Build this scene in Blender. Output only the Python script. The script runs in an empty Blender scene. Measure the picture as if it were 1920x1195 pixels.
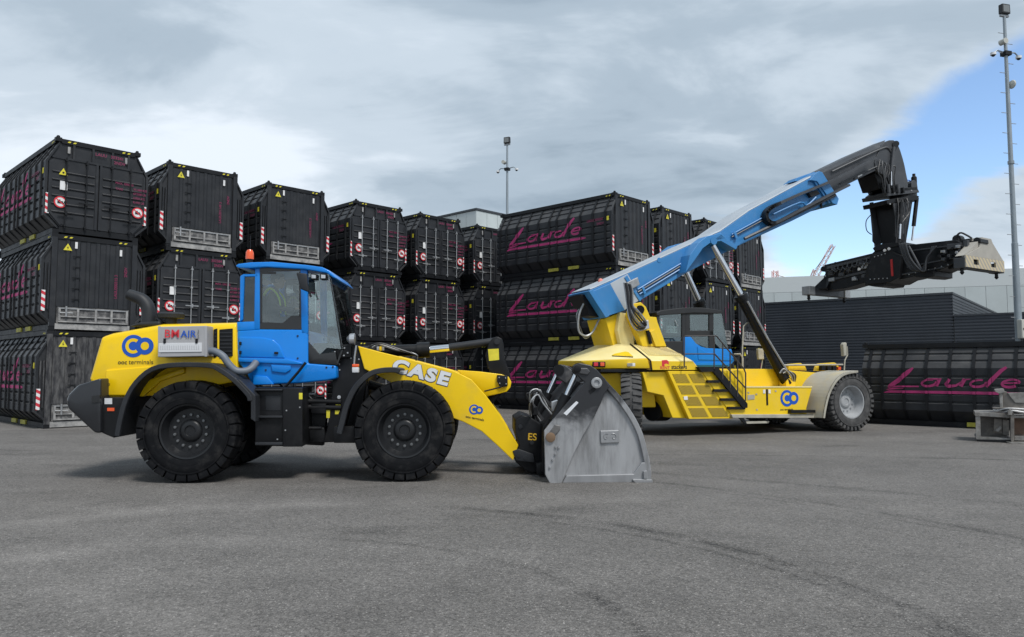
import bpy, bmesh, math, random
from mathutils import Vector, Matrix, Euler
R = math.radians
random.seed(7)

# ------------------------------------------------------------------ camera, sky, sun, exposure
scene = bpy.context.scene
COL = scene.collection
CAM_H, FPX, PITCH = 1.75, 1400.0, R(3.9)          # eye height, focal length in photo pixels, slight upward tilt
cam_data = bpy.data.cameras.new('camera')
cam = bpy.data.objects.new('camera', cam_data); COL.objects.link(cam)
cam.location = (0, 0, CAM_H); cam.rotation_euler = (R(90) + PITCH, 0, 0)
cam_data.sensor_width = 36.0; cam_data.lens = FPX / 1920 * 36
cam_data.clip_start = 0.1; cam_data.clip_end = 4000
scene.camera = cam
SUN_EL, SUN_AZ = R(55), R(146)                    # azimuth: direction the light comes from, clockwise from +Y
world = bpy.data.worlds.new('World'); scene.world = world; world.use_nodes = True
def build_sky():
    nt = world.node_tree; N = nt.nodes; L = nt.links
    N.clear()
    out = N.new('ShaderNodeOutputWorld'); bg = N.new('ShaderNodeBackground')
    sky = N.new('ShaderNodeTexSky'); sky.sky_type = 'NISHITA'; sky.sun_disc = False
    sky.sun_elevation = SUN_EL; sky.sun_rotation = SUN_AZ; sky.air_density = 1.0; sky.dust_density = 0.15; sky.ozone_density = 3.0
    tc = N.new('ShaderNodeTexCoord')
    sep = N.new('ShaderNodeSeparateXYZ'); L.new(tc.outputs['Generated'], sep.inputs[0])
    zc = N.new('ShaderNodeMath'); zc.operation = 'MAXIMUM'; zc.inputs[1].default_value = 0.0; L.new(sep.outputs['Z'], zc.inputs[0])
    za = N.new('ShaderNodeMath'); za.operation = 'ADD'; za.inputs[1].default_value = 0.16; L.new(zc.outputs[0], za.inputs[0])
    dx = N.new('ShaderNodeMath'); dx.operation = 'DIVIDE'; L.new(sep.outputs['X'], dx.inputs[0]); L.new(za.outputs[0], dx.inputs[1])
    dy = N.new('ShaderNodeMath'); dy.operation = 'DIVIDE'; L.new(sep.outputs['Y'], dy.inputs[0]); L.new(za.outputs[0], dy.inputs[1])
    comb = N.new('ShaderNodeCombineXYZ'); L.new(dx.outputs[0], comb.inputs[0]); L.new(dy.outputs[0], comb.inputs[1])
    def noise(scale, detail, rough, off, sx=1.0, sy=1.0, rot=0.0, dist=0.0):
        m = N.new('ShaderNodeMapping'); m.inputs['Location'].default_value = off; m.inputs['Scale'].default_value = (sx, sy, 1)
        m.inputs['Rotation'].default_value = (0, 0, rot)
        L.new(comb.outputs[0], m.inputs[0])
        n = N.new('ShaderNodeTexNoise'); n.inputs['Scale'].default_value = scale; n.inputs['Detail'].default_value = detail
        n.inputs['Roughness'].default_value = rough; n.inputs['Distortion'].default_value = dist
        L.new(m.outputs[0], n.inputs['Vector']); return n.outputs['Fac']
    def ramp(src, stops):
        r = N.new('ShaderNodeValToRGB'); cr = r.color_ramp
        cr.interpolation = 'EASE'
        while len(cr.elements) > 1: cr.elements.remove(cr.elements[-1])
        cr.elements[0].position = stops[0][0]; cr.elements[0].color = (*stops[0][1], 1)
        for p, c in stops[1:]:
            e = cr.elements.new(p); e.color = (*c, 1)
        L.new(src, r.inputs[0]); return r.outputs['Color']
    # layered stratus: broad light and dark banks with finer texture inside them
    n1 = noise(0.85, 6, 0.52, (3.1, 1.7, 0), 0.75, 1.0, 0.25, 0.3)
    n2 = noise(2.2, 8, 0.58, (7.3, 2.9, 0), 0.7, 1.0, 0.3, 0.4)
    mx = N.new('ShaderNodeMath'); mx.operation = 'MULTIPLY_ADD'; mx.inputs[1].default_value = 0.35
    s1 = N.new('ShaderNodeMath'); s1.operation = 'MULTIPLY'; s1.inputs[1].default_value = 0.65; L.new(n1, s1.inputs[0])
    L.new(n2, mx.inputs[0]); L.new(s1.outputs[0], mx.inputs[2])
    # brighter towards the horizon where the cloud deck thins
    hz = N.new('ShaderNodeMapRange'); hz.inputs['From Min'].default_value = 0.08; hz.inputs['From Max'].default_value = 0.5
    hz.inputs['To Min'].default_value = 0.07; hz.inputs['To Max'].default_value = -0.05; L.new(sep.outputs['Z'], hz.inputs['Value'])
    hadd = N.new('ShaderNodeMath'); hadd.operation = 'ADD'; L.new(mx.outputs[0], hadd.inputs[0]); L.new(hz.outputs[0], hadd.inputs[1])
    # breaks in the deck: blue shows through where this field runs low
    nb = noise(2.1, 7, 0.58, (1.15, 4.4, 0), 0.6, 1.0, 0.35, 0.5)
    dA, dB = Vector(BREAK_A).normalized(), Vector(BREAK_B).normalized(); nrm = dA.cross(dB).normalized(); mid = (dA * 0.8 + dB * 0.2).normalized()
    geo = N.new('ShaderNodeVectorMath'); geo.operation = 'DOT_PRODUCT'; geo.inputs[1].default_value = nrm; L.new(tc.outputs['Generated'], geo.inputs[0])
    ga = N.new('ShaderNodeMath'); ga.operation = 'ABSOLUTE'; L.new(geo.outputs['Value'], ga.inputs[0])
    b1 = N.new('ShaderNodeMapRange'); b1.interpolation_type = 'SMOOTHSTEP'; b1.inputs['From Min'].default_value = 0.0; b1.inputs['From Max'].default_value = 0.105
    b1.inputs['To Min'].default_value = 1.0; b1.inputs['To Max'].default_value = 0.0; L.new(ga.outputs[0], b1.inputs['Value'])
    ge2 = N.new('ShaderNodeVectorMath'); ge2.operation = 'DOT_PRODUCT'; ge2.inputs[1].default_value = mid; L.new(tc.outputs['Generated'], ge2.inputs[0])
    b2 = N.new('ShaderNodeMapRange'); b2.interpolation_type = 'SMOOTHSTEP'; b2.inputs['From Min'].default_value = 0.955; b2.inputs['From Max'].default_value = 0.992
    L.new(ge2.outputs['Value'], b2.inputs['Value'])
    br = N.new('ShaderNodeMath'); br.operation = 'MULTIPLY'; L.new(b1.outputs[0], br.inputs[0]); L.new(b2.outputs[0], br.inputs[1])
    br2 = N.new('ShaderNodeMath'); br2.operation = 'MULTIPLY'; br2.inputs[1].default_value = 0.72; L.new(br.outputs[0], br2.inputs[0]); br = br2
    edge = N.new('ShaderNodeMath'); edge.operation = 'MULTIPLY_ADD'; edge.inputs[1].default_value = 0.16; L.new(br.outputs[0], edge.inputs[0]); L.new(hadd.outputs[0], edge.inputs[2])
    cloud = ramp(edge.outputs[0], CLOUD_STOPS)      # thin, bright cloud round the break
    cov = N.new('ShaderNodeMath'); cov.operation = 'SUBTRACT'; L.new(nb, cov.inputs[0]); L.new(br.outputs[0], cov.inputs[1])
    cvr = N.new('ShaderNodeMapRange'); cvr.interpolation_type = 'SMOOTHSTEP'
    cvr.inputs['From Min'].default_value = 0.06; cvr.inputs['From Max'].default_value = 0.34; L.new(cov.outputs[0], cvr.inputs['Value'])
    skm = N.new('ShaderNodeVectorMath'); skm.operation = 'SCALE'; skm.inputs['Scale'].default_value = SKY_GAIN; L.new(sky.outputs[0], skm.inputs[0])
    mix = N.new('ShaderNodeMix'); mix.data_type = 'RGBA'
    L.new(cvr.outputs[0], mix.inputs['Factor']); L.new(skm.outputs[0], mix.inputs['A']); L.new(cloud, mix.inputs['B'])
    L.new(mix.outputs['Result'], bg.inputs['Color']); bg.inputs['Strength'].default_value = 0.1
    L.new(bg.outputs[0], out.inputs[0])
SKY_GAIN = 1.0
BREAK_A, BREAK_B = (0.68, 0.98, 0.345), (0.43, 0.99, 0.19)
CLOUD_STOPS = [(0.35, (1.55, 1.98, 2.42)), (0.44, (2.15, 2.62, 3.10)), (0.52, (2.95, 3.42, 3.90)), (0.63, (4.15, 4.55, 5.0))]
build_sky()
sun_data = bpy.data.lights.new('sun', 'SUN'); sun_data.energy = 1.5; sun_data.angle = R(16); sun_data.color = (1.0, 0.97, 0.93)
sun = bpy.data.objects.new('sun', sun_data); COL.objects.link(sun)
sd = Vector((math.sin(SUN_AZ) * math.cos(SUN_EL), math.cos(SUN_AZ) * math.cos(SUN_EL), math.sin(SUN_EL)))
sun.rotation_euler = sd.to_track_quat('Z', 'Y').to_euler()
scene.view_settings.view_transform = 'Standard'; scene.view_settings.look = 'None'
scene.view_settings.exposure = 1.05; scene.view_settings.gamma = 1.0
scene.render.engine = 'CYCLES'
scene.cycles.use_denoising = True
scene.cycles.max_bounces = 8; scene.cycles.transparent_max_bounces = 16

# ------------------------------------------------------------------ materials
MATS = {}
def mat(name, color, rough=0.5, metal=0.0, var=0.0, vscale=3.0, dirt=None, dirt_amt=0.0, dirt_scale=2.0, dirt_lo=0.5, dirt_hi=0.75,
        bump=0.0, bscale=40.0, coat=0.0, up_dust=0.0, stretch=(1, 1, 1), emit=None, spec=0.5):
    if name in MATS: return MATS[name]
    m = bpy.data.materials.new(name); m.use_nodes = True; MATS[name] = m
    nt = m.node_tree; N = nt.nodes; L = nt.links; b = N['Principled BSDF']
    b.inputs['Base Color'].default_value = (*color, 1); b.inputs['Roughness'].default_value = rough; b.inputs['Metallic'].default_value = metal
    b.inputs['Coat Weight'].default_value = coat; b.inputs['Coat Roughness'].default_value = 0.08
    b.inputs['Specular IOR Level'].default_value = spec
    if emit: b.inputs['Emission Color'].default_value = (*emit[0], 1); b.inputs['Emission Strength'].default_value = emit[1]
    tc = N.new('ShaderNodeTexCoord'); mp = N.new('ShaderNodeMapping'); mp.inputs['Scale'].default_value = stretch
    info = N.new('ShaderNodeObjectInfo'); L.new(tc.outputs['Object'], mp.inputs[0])
    off = N.new('ShaderNodeVectorMath'); off.operation = 'MULTIPLY_ADD'; off.inputs[1].default_value = (31, 17, 23)
    L.new(info.outputs['Random'], off.inputs[0]); L.new(mp.outputs[0], off.inputs[2]); vec = off.outputs[0]
    col = None
    if var > 0:
        n = N.new('ShaderNodeTexNoise'); n.inputs['Scale'].default_value = vscale; n.inputs['Detail'].default_value = 5; L.new(vec, n.inputs['Vector'])
        mr = N.new('ShaderNodeMapRange'); mr.inputs['To Min'].default_value = 1 - var; mr.inputs['To Max'].default_value = 1 + var
        mr.inputs['From Min'].default_value = 0.25; mr.inputs['From Max'].default_value = 0.75; L.new(n.outputs['Fac'], mr.inputs['Value'])
        sc = N.new('ShaderNodeVectorMath'); sc.operation = 'SCALE'; sc.inputs[0].default_value = color; L.new(mr.outputs[0], sc.inputs['Scale']); col = sc.outputs[0]
        rr = N.new('ShaderNodeMapRange'); rr.inputs['To Min'].default_value = max(0.03, rough - 0.12); rr.inputs['To Max'].default_value = min(1, rough + 0.12)
        L.new(n.outputs['Fac'], rr.inputs['Value']); L.new(rr.outputs[0], b.inputs['Roughness'])
    if dirt and dirt_amt > 0:
        n = N.new('ShaderNodeTexNoise'); n.inputs['Scale'].default_value = dirt_scale; n.inputs['Detail'].default_value = 8; n.inputs['Roughness'].default_value = 0.65
        L.new(vec, n.inputs['Vector'])
        mr = N.new('ShaderNodeMapRange'); mr.inputs['From Min'].default_value = dirt_lo; mr.inputs['From Max'].default_value = dirt_hi; mr.inputs['To Max'].default_value = dirt_amt
        L.new(n.outputs['Fac'], mr.inputs['Value']); fac = mr.outputs[0]
        if up_dust > 0:
            g = N.new('ShaderNodeNewGeometry'); s = N.new('ShaderNodeSeparateXYZ'); L.new(g.outputs['Normal'], s.inputs[0])
            u = N.new('ShaderNodeMapRange'); u.inputs['From Min'].default_value = 0.25; u.inputs['From Max'].default_value = 0.9; u.inputs['To Max'].default_value = up_dust
            L.new(s.outputs['Z'], u.inputs['Value'])
            mm = N.new('ShaderNodeMath'); mm.operation = 'MULTIPLY_ADD'; L.new(u.outputs[0], mm.inputs[0]); L.new(n.outputs['Fac'], mm.inputs[1]); L.new(fac, mm.inputs[2]); mm.use_clamp = True
            fac = mm.outputs[0]
        mx = N.new('ShaderNodeMix'); mx.data_type = 'RGBA'; L.new(fac, mx.inputs['Factor'])
        if col: L.new(col, mx.inputs['A'])
        else: mx.inputs['A'].default_value = (*color, 1)
        mx.inputs['B'].default_value = (*dirt, 1); col = mx.outputs['Result']
    if col: L.new(col, b.inputs['Base Color'])
    if bump > 0:
        n = N.new('ShaderNodeTexNoise'); n.inputs['Scale'].default_value = bscale; n.inputs['Detail'].default_value = 4; L.new(vec, n.inputs['Vector'])
        bp = N.new('ShaderNodeBump'); bp.inputs['Strength'].default_value = bump; bp.inputs['Distance'].default_value = 0.02
        L.new(n.outputs['Fac'], bp.inputs['Height']); L.new(bp.outputs[0], b.inputs['Normal'])
    return m

def glass(name, tint, gloss=0.10):
    m = bpy.data.materials.new(name); m.use_nodes = True; MATS[name] = m
    nt = m.node_tree; N = nt.nodes; L = nt.links; N.clear()
    o = N.new('ShaderNodeOutputMaterial'); mx = N.new('ShaderNodeMixShader'); t = N.new('ShaderNodeBsdfTransparent'); g = N.new('ShaderNodeBsdfGlossy')
    t.inputs['Color'].default_value = (*tint, 1); g.inputs['Roughness'].default_value = 0.03; g.inputs['Color'].default_value = (0.9, 0.95, 0.95, 1)
    fr = N.new('ShaderNodeFresnel'); fr.inputs['IOR'].default_value = 1.45
    ad = N.new('ShaderNodeMath'); ad.operation = 'MULTIPLY_ADD'; ad.inputs[1].default_value = 1.0; ad.inputs[2].default_value = gloss; ad.use_clamp = True
    L.new(fr.outputs[0], ad.inputs[0]); L.new(ad.outputs[0], mx.inputs[0]); L.new(t.outputs[0], mx.inputs[1]); L.new(g.outputs[0], mx.inputs[2]); L.new(mx.outputs[0], o.inputs[0])
    return m

def striped(name, ca, cb, scale, axis=(0, 1, 1), duty=0.5, rough=0.5):
    m = bpy.data.materials.new(name); m.use_nodes = True; MATS[name] = m
    nt = m.node_tree; N = nt.nodes; L = nt.links; b = N['Principled BSDF']; b.inputs['Roughness'].default_value = rough
    tc = N.new('ShaderNodeTexCoord'); dp = N.new('ShaderNodeVectorMath'); dp.operation = 'DOT_PRODUCT'; dp.inputs[1].default_value = axis
    L.new(tc.outputs['Object'], dp.inputs[0])
    ml = N.new('ShaderNodeMath'); ml.operation = 'MULTIPLY'; ml.inputs[1].default_value = scale; L.new(dp.outputs['Value'], ml.inputs[0])
    fr = N.new('ShaderNodeMath'); fr.operation = 'FRACT'; L.new(ml.outputs[0], fr.inputs[0])
    gt = N.new('ShaderNodeMath'); gt.operation = 'GREATER_THAN'; gt.inputs[1].default_value = duty; L.new(fr.outputs[0], gt.inputs[0])
    mx = N.new('ShaderNodeMix'); mx.data_type = 'RGBA'; mx.inputs['A'].default_value = (*ca, 1); mx.inputs['B'].default_value = (*cb, 1)
    L.new(gt.outputs[0], mx.inputs['Factor']); L.new(mx.outputs['Result'], b.inputs['Base Color'])
    return m

steel = mat('container_steel', (0.0215, 0.0232, 0.027), 0.44, 0, 0.25, 2.5, (0.125, 0.122, 0.120), 0.20, 1.6, 0.5, 0.8, 0.05, 30, up_dust=1.5, spec=0.32)
steel_dark = mat('container_rail_steel', (0.011, 0.012, 0.0142), 0.5, 0, 0.2, 3, (0.10, 0.10, 0.10), 0.2, 2.0, 0.55, 0.8, spec=0.22)
dusty_mid = mat('hatch_panel_steel', (0.06, 0.061, 0.064), 0.75, 0, 0.35, 5, (0.34, 0.33, 0.32), 0.8, 3.5, 0.42, 0.68, 0.2, 30)
dusty = mat('dusty_hatch_steel', (0.20, 0.20, 0.20), 0.8, 0, 0.35, 5, (0.50, 0.49, 0.47), 0.8, 4.0, 0.4, 0.7, 0.2, 30)
dusty_dark = mat('half_dusty_steel', (0.03, 0.031, 0.035), 0.75, 0, 0.3, 5, (0.25, 0.245, 0.24), 0.55, 3.0, 0.42, 0.75, 0.1, 30, stretch=(3, 3, 0.7), spec=0.3)
galv = mat('galvanised_rod', (0.34, 0.35, 0.36), 0.45, 0.4, 0.2, 8, (0.15, 0.14, 0.13), 0.5, 6)
pink = mat('magenta_lettering', (0.42, 0.030, 0.155), 0.55, 0, 0.2, 4, (0.05, 0.03, 0.04), 0.4, 3.0, 0.5, 0.75)
pink_faded = mat('faded_magenta_lettering', (0.20, 0.02, 0.072), 0.6, 0, 0.2, 6)
white_p = mat('white_label', (0.72, 0.72, 0.72), 0.5, 0, 0.12, 6)
red_p = mat('red_sign', (0.62, 0.03, 0.045), 0.45)
black_p = mat('black_print', (0.012, 0.012, 0.013), 0.5)
yellow_tag = mat('yellow_tag', (0.68, 0.60, 0.04), 0.5, 0, 0.15, 8)
yellow_dull = mat('worn_yellow_paint', (0.42, 0.38, 0.05), 0.6, 0, 0.3, 6, (0.06, 0.06, 0.05), 0.5, 5)
red_white = striped('red_white_stripes', (0.74, 0.74, 0.74), (0.58, 0.03, 0.05), 5.2, (0.55, 0.55, 1.0))

# ------------------------------------------------------------------ mesh builder
class MB:
    def __init__(self): self.v = []; self.f = []
    def add(self, vs, fs):
        o = len(self.v); self.v += [tuple(p) for p in vs]; self.f += [tuple(i + o for i in f) for f in fs]; return self
    def box(self, x0, x1, y0, y1, z0, z1):
        vs = [(x, y, z) for z in (z0, z1) for y in (y0, y1) for x in (x0, x1)]
        return self.add(vs, [(0, 2, 3, 1), (4, 5, 7, 6), (0, 1, 5, 4), (2, 6, 7, 3), (0, 4, 6, 2), (1, 3, 7, 5)])
    def prism(self, pts, y0, y1, axis='y'):
        """outline pts (a,b) extruded along an axis; for axis y a=x,b=z"""
        A = sum(pts[i][0] * pts[(i + 1) % len(pts)][1] - pts[(i + 1) % len(pts)][0] * pts[i][1] for i in range(len(pts)))
        if A < 0: pts = pts[::-1]
        n = len(pts); f3 = {'y': lambda p, t: (p[0], t, p[1]), 'x': lambda p, t: (t, p[0], p[1]), 'z': lambda p, t: (p[0], p[1], t)}[axis]
        vs = [f3(p, y0) for p in pts] + [f3(p, y1) for p in pts]
        fs = [tuple(range(n)), tuple(range(2 * n - 1, n - 1, -1))] + [(i, i + n, (i + 1) % n + n, (i + 1) % n) for i in range(n)]
        return self.add(vs, fs)
    def loft(self, rings, cap=True):
        n = len(rings[0]); vs = [p for r in rings for p in r]; fs = []
        for k in range(len(rings) - 1):
            for i in range(n):
                j = (i + 1) % n; fs.append((k * n + i, k * n + j, (k + 1) * n + j, (k + 1) * n + i))
        if cap: fs += [tuple(range(n - 1, -1, -1)), tuple(range((len(rings) - 1) * n, len(rings) * n))]
        return self.add(vs, fs)
    def cyl(self, p0, p1, r0, r1=None, n=12):
        return self.tube([p0, p1], r0, n, r1)
    def tube(self, path, r, n=8, r1=None, smooth=0):
        P = [Vector(p) for p in path]
        if smooth: P = catmull(P, smooth)
        rings = []; m = len(P); prev = None
        for i, p in enumerate(P):
            t = (P[min(i + 1, m - 1)] - P[max(i - 1, 0)]).normalized()
            if prev is None:
                a = Vector((0, 0, 1)) if abs(t.z) < 0.9 else Vector((1, 0, 0)); u = t.cross(a).normalized()
            else: u = (prev - t * prev.dot(t)).normalized()
            prev = u; w = t.cross(u); rr = r if r1 is None else r + (r1 - r) * i / (m - 1)
            rings.append([p + (u * math.cos(2 * math.pi * k / n) + w * math.sin(2 * math.pi * k / n)) * rr for k in range(n)])
        return self.loft(rings)
    def lathe(self, prof, c, axis='y', n=32, cap=True):
        """prof: (offset along axis, radius)"""
        rings = []
        for a, r in prof:
            ring = []
            for k in range(n):
                t = 2 * math.pi * k / n
                if axis == 'y': ring.append((c[0] + r * math.cos(t), c[1] + a, c[2] + r * math.sin(t)))
                elif axis == 'x': ring.append((c[0] + a, c[1] + r * math.cos(t), c[2] + r * math.sin(t)))
                else: ring.append((c[0] + r * math.cos(t), c[1] + r * math.sin(t), c[2] + a))
            rings.append(ring)
        return self.loft(rings, cap)
    def strip(self, path, y0, y1, th):
        """sheet following a path in xz, spanning y0..y1, thickness th (fenders)"""
        n = len(path); P = [Vector((p[0], p[1])) for p in path]; inn = []
        for i in range(n):
            t = (P[min(i + 1, n - 1)] - P[max(i - 1, 0)]).normalized(); inn.append(P[i] + Vector((t.y, -t.x)) * th)
        self.prism([tuple(p) for p in P] + [tuple(p) for p in inn[::-1]], y0, y1); return self
    def mesh(self, name, smooth=False):
        me = bpy.data.meshes.new(name); me.from_pydata(self.v, [], self.f)
        bm = bmesh.new(); bm.from_mesh(me); bmesh.ops.recalc_face_normals(bm, faces=bm.faces[:]); bm.to_mesh(me); bm.free()
        if smooth:
            for p in me.polygons: p.use_smooth = True
            me.set_sharp_from_angle(angle=R(38))
        return me
    def build(self, name, m, parent=None, bevel=0.0, smooth=False, seg=2):
        me = self.mesh(name, smooth); me.materials.append(m)
        o = bpy.data.objects.new(name, me); COL.objects.link(o)
        if parent: o.parent = parent
        if bevel:
            b = o.modifiers.new('bevel', 'BEVEL'); b.width = bevel; b.segments = seg; b.limit_method = 'ANGLE'; b.angle_limit = R(25)
            b.harden_normals = False
            if seg > 2:
                for p in me.polygons: p.use_smooth = True
        return o
def catmull(P, k):
    out = []
    for i in range(len(P) - 1):
        a, b, c, d = P[max(i - 1, 0)], P[i], P[i + 1], P[min(i + 2, len(P) - 1)]
        for j in range(k):
            t = j / k
            out.append(0.5 * ((2 * b) + (c - a) * t + (2 * a - 5 * b + 4 * c - d) * t * t + (3 * b - a - 3 * c + d) * t ** 3))
    out.append(P[-1]); return out
def smooth2(pts, k=5):
    return [(p.x, p.z) for p in catmull([Vector((a, 0, b)) for a, b in pts], k)]
def tag(o, label, cat, group=None, kind=None):
    o['label'] = label; o['category'] = cat
    if group: o['group'] = group
    if kind: o['kind'] = kind
    return o
def struct(o): o['kind'] = 'structure'; return o
def thing(name, label, cat, loc=(0, 0, 0), rz=0.0, group=None):
    o = bpy.data.objects.new(name, None); COL.objects.link(o); o.location = loc; o.rotation_euler = (0, 0, rz); o.empty_display_size = 0.3
    return tag(o, label, cat, group)
_tc = {}
def text_mesh(s, bold=0.0, italic=0.0, extrude=0.0, space=1.0):
    """flat lettering: mesh in the xy plane, unit height, and its width"""
    key = (s, bold, italic, extrude, space)
    if key in _tc: return _tc[key]
    cu = bpy.data.curves.new('lettering', 'FONT'); cu.body = s; cu.size = 1.0; cu.offset = bold; cu.shear = italic; cu.extrude = extrude; cu.resolution_u = 4; cu.space_character = space
    ob = bpy.data.objects.new('lettering', cu); COL.objects.link(ob)
    bpy.context.view_layer.update()
    dg = bpy.context.evaluated_depsgraph_get()
    me = bpy.data.meshes.new_from_object(ob.evaluated_get(dg)); bpy.data.objects.remove(ob)
    xs = [v.co.x for v in me.vertices]; ys = [v.co.y for v in me.vertices]
    data = ([(v.co.x - min(xs), v.co.y, v.co.z) for v in me.vertices], [tuple(p.vertices) for p in me.polygons], max(xs) - min(xs), max(ys))
    bpy.data.meshes.remove(me); _tc[key] = data; return data

class Frame:
    """a machine's own axes on the ground: x forward, y away from the viewer's side, z up.
    pt(px, py, y): the point of the lengthwise plane at offset y that the survey pixel px, py measures."""
    def __init__(s, loc, yaw): s.loc = Vector((loc[0], loc[1], 0)); s.yaw = yaw; s.rot = Matrix.Rotation(-yaw, 3, 'Z')
    def pt(s, px, py, y):
        o, d = ray(px, py); o = s.rot @ (o - s.loc); d = s.rot @ d
        t = (y - o.y) / d.y; p = o + d * t; return (p.x, p.z)
    def p3(s, px, py, y):
        a = s.pt(px, py, y); return (a[0], y, a[1])
    def poly(s, pts, y): return [s.pt(a, b, y) for a, b in pts]
def ray(px, py):
    u = (px - 960) / FPX; v = (597.5 - py) / FPX; c, q = math.cos(PITCH), math.sin(PITCH)
    return Vector((0, 0, CAM_H)), Vector((u, c - v * q, q + v * c))
def at_height(px, py, z):
    o, d = ray(px, py); return o + d * ((z - o.z) / d.z)
def at_depth(px, py, Y):
    o, d = ray(px, py); return o + d * (Y / d.y)
# ------------------------------------------------------------------ ground
def asphalt():
    m = bpy.data.materials.new('asphalt'); m.use_nodes = True; nt = m.node_tree; N = nt.nodes; L = nt.links; b = N['Principled BSDF']
    b.inputs['Roughness'].default_value = 0.82; b.inputs['Specular IOR Level'].default_value = 0.35
    tc = N.new('ShaderNodeTexCoord')
    def noise(scale, detail=4, rough=0.5, sc=(1, 1, 1), rot=0, dist=0):
        mp = N.new('ShaderNodeMapping'); mp.inputs['Scale'].default_value = sc; mp.inputs['Rotation'].default_value = (0, 0, rot); L.new(tc.outputs['Object'], mp.inputs[0])
        n = N.new('ShaderNodeTexNoise'); n.inputs['Scale'].default_value = scale; n.inputs['Detail'].default_value = detail; n.inputs['Roughness'].default_value = rough
        n.inputs['Distortion'].default_value = dist; L.new(mp.outputs[0], n.inputs['Vector']); return n.outputs['Fac']
    def mrange(src, a, b_, lo, hi, smooth=False):
        r = N.new('ShaderNodeMapRange'); r.interpolation_type = 'SMOOTHSTEP' if smooth else 'LINEAR'; r.inputs['From Min'].default_value = a; r.inputs['From Max'].default_value = b_; r.inputs['To Min'].default_value = lo; r.inputs['To Max'].default_value = hi
        L.new(src, r.inputs['Value']); return r.outputs[0]
    def mul(a, c):
        q = N.new('ShaderNodeMath'); q.operation = 'MULTIPLY'; L.new(a, q.inputs[0]); L.new(c, q.inputs[1]); return q.outputs[0]
    def addm(a, c):
        q = N.new('ShaderNodeMath'); q.operation = 'ADD'; L.new(a, q.inputs[0]); L.new(c, q.inputs[1]); return q.outputs[0]
    # aggregate: crushed stones in the binder, a few of them pale
    vo = N.new('ShaderNodeTexVoronoi'); vo.inputs['Scale'].default_value = 105; L.new(tc.outputs['Object'], vo.inputs['Vector'])
    sepc = N.new('ShaderNodeSeparateColor'); L.new(vo.outputs['Color'], sepc.inputs[0])
    stones = mrange(sepc.outputs[0], 0.0, 1.0, 0.62, 1.28)
    vo2 = N.new('ShaderNodeTexVoronoi'); vo2.inputs['Scale'].default_value = 42; L.new(tc.outputs['Object'], vo2.inputs['Vector'])
    sep2 = N.new('ShaderNodeSeparateColor'); L.new(vo2.outputs['Color'], sep2.inputs[0])
    stones = mul(stones, mrange(sep2.outputs[0], 0.0, 1.0, 0.74, 1.24))
    chips = mul(mrange(vo2.outputs['Distance'], 0.22, 0.32, 1.0, 0.0), mrange(sep2.outputs[1], 0.93, 1.0, 0.0, 1.1))
    dark_chips = mul(mrange(vo2.outputs['Distance'], 0.2, 0.35, 1.0, 0.0), mrange(sep2.outputs[2], 0.90, 1.0, 0.0, -0.5))
    stones = addm(addm(stones, chips), dark_chips)
    pale = mrange(sepc.outputs[1], 0.955, 1.0, 0.0, 1.5)
    grit = mrange(noise(260, 2), 0.3, 0.7, 0.86, 1.14)
    broad = mrange(noise(0.22, 6, 0.6, (0.8, 1.8, 1), 0.2), 0.3, 0.7, 0.78, 1.16)
    mid = mrange(noise(1.3, 6, 0.65), 0.3, 0.7, 0.87, 1.12)
    val = mul(mul(mul(stones, grit), broad), mid)
    val = addm(val, pale)
    # tyre tracks: arcs of large radius, dark rubber or pale dust, broken up along their length
    def arc(cx, cy, r, w, amt, nscale, x0, x1):
        sb = N.new('ShaderNodeVectorMath'); sb.operation = 'SUBTRACT'; sb.inputs[1].default_value = (cx, cy, 0); L.new(tc.outputs['Object'], sb.inputs[0])
        wob = N.new('ShaderNodeVectorMath'); wob.operation = 'LENGTH'; L.new(sb.outputs[0], wob.inputs[0])
        df = N.new('ShaderNodeMath'); df.operation = 'SUBTRACT'; df.inputs[1].default_value = r; L.new(wob.outputs['Value'], df.inputs[0])
        ab = N.new('ShaderNodeMath'); ab.operation = 'ABSOLUTE'; L.new(df.outputs[0], ab.inputs[0])
        band = mrange(ab.outputs[0], 0.0, w, 1.0, 0.0)
        q = mul(band, mrange(noise(nscale, 7, 0.7), 0.36, 0.60, 0.0, amt))
        sx = N.new('ShaderNodeSeparateXYZ'); L.new(tc.outputs['Object'], sx.inputs[0])
        return mul(mul(q, mrange(sx.outputs[0], x0, x0 + 1.6, 0.0, 1.0)), mrange(sx.outputs[0], x1 - 1.6, x1, 1.0, 0.0))
    tot = None
    for a in TRACKS:
        q = arc(*a); tot = q if tot is None else addm(tot, q)
    val = addm(val, tot)
    # darker damp or oily patches
    oil = mrange(noise(0.55, 4, 0.5, (0.6, 1.5, 1), 0, 0.4), 0.60, 0.72, 0.0, -0.24); val = addm(val, oil)
    sc = N.new('ShaderNodeVectorMath'); sc.operation = 'SCALE'; sc.inputs[0].default_value = ASPHALT; L.new(val, sc.inputs['Scale']); L.new(sc.outputs[0], b.inputs['Base Color'])
    bp = N.new('ShaderNodeBump'); bp.inputs['Strength'].default_value = 0.5; bp.inputs['Distance'].default_value = 0.006
    L.new(addm(vo.outputs['Distance'], grit), bp.inputs['Height']); L.new(bp.outputs[0], b.inputs['Normal'])
    return m
ASPHALT = (0.150, 0.141, 0.132)
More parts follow.
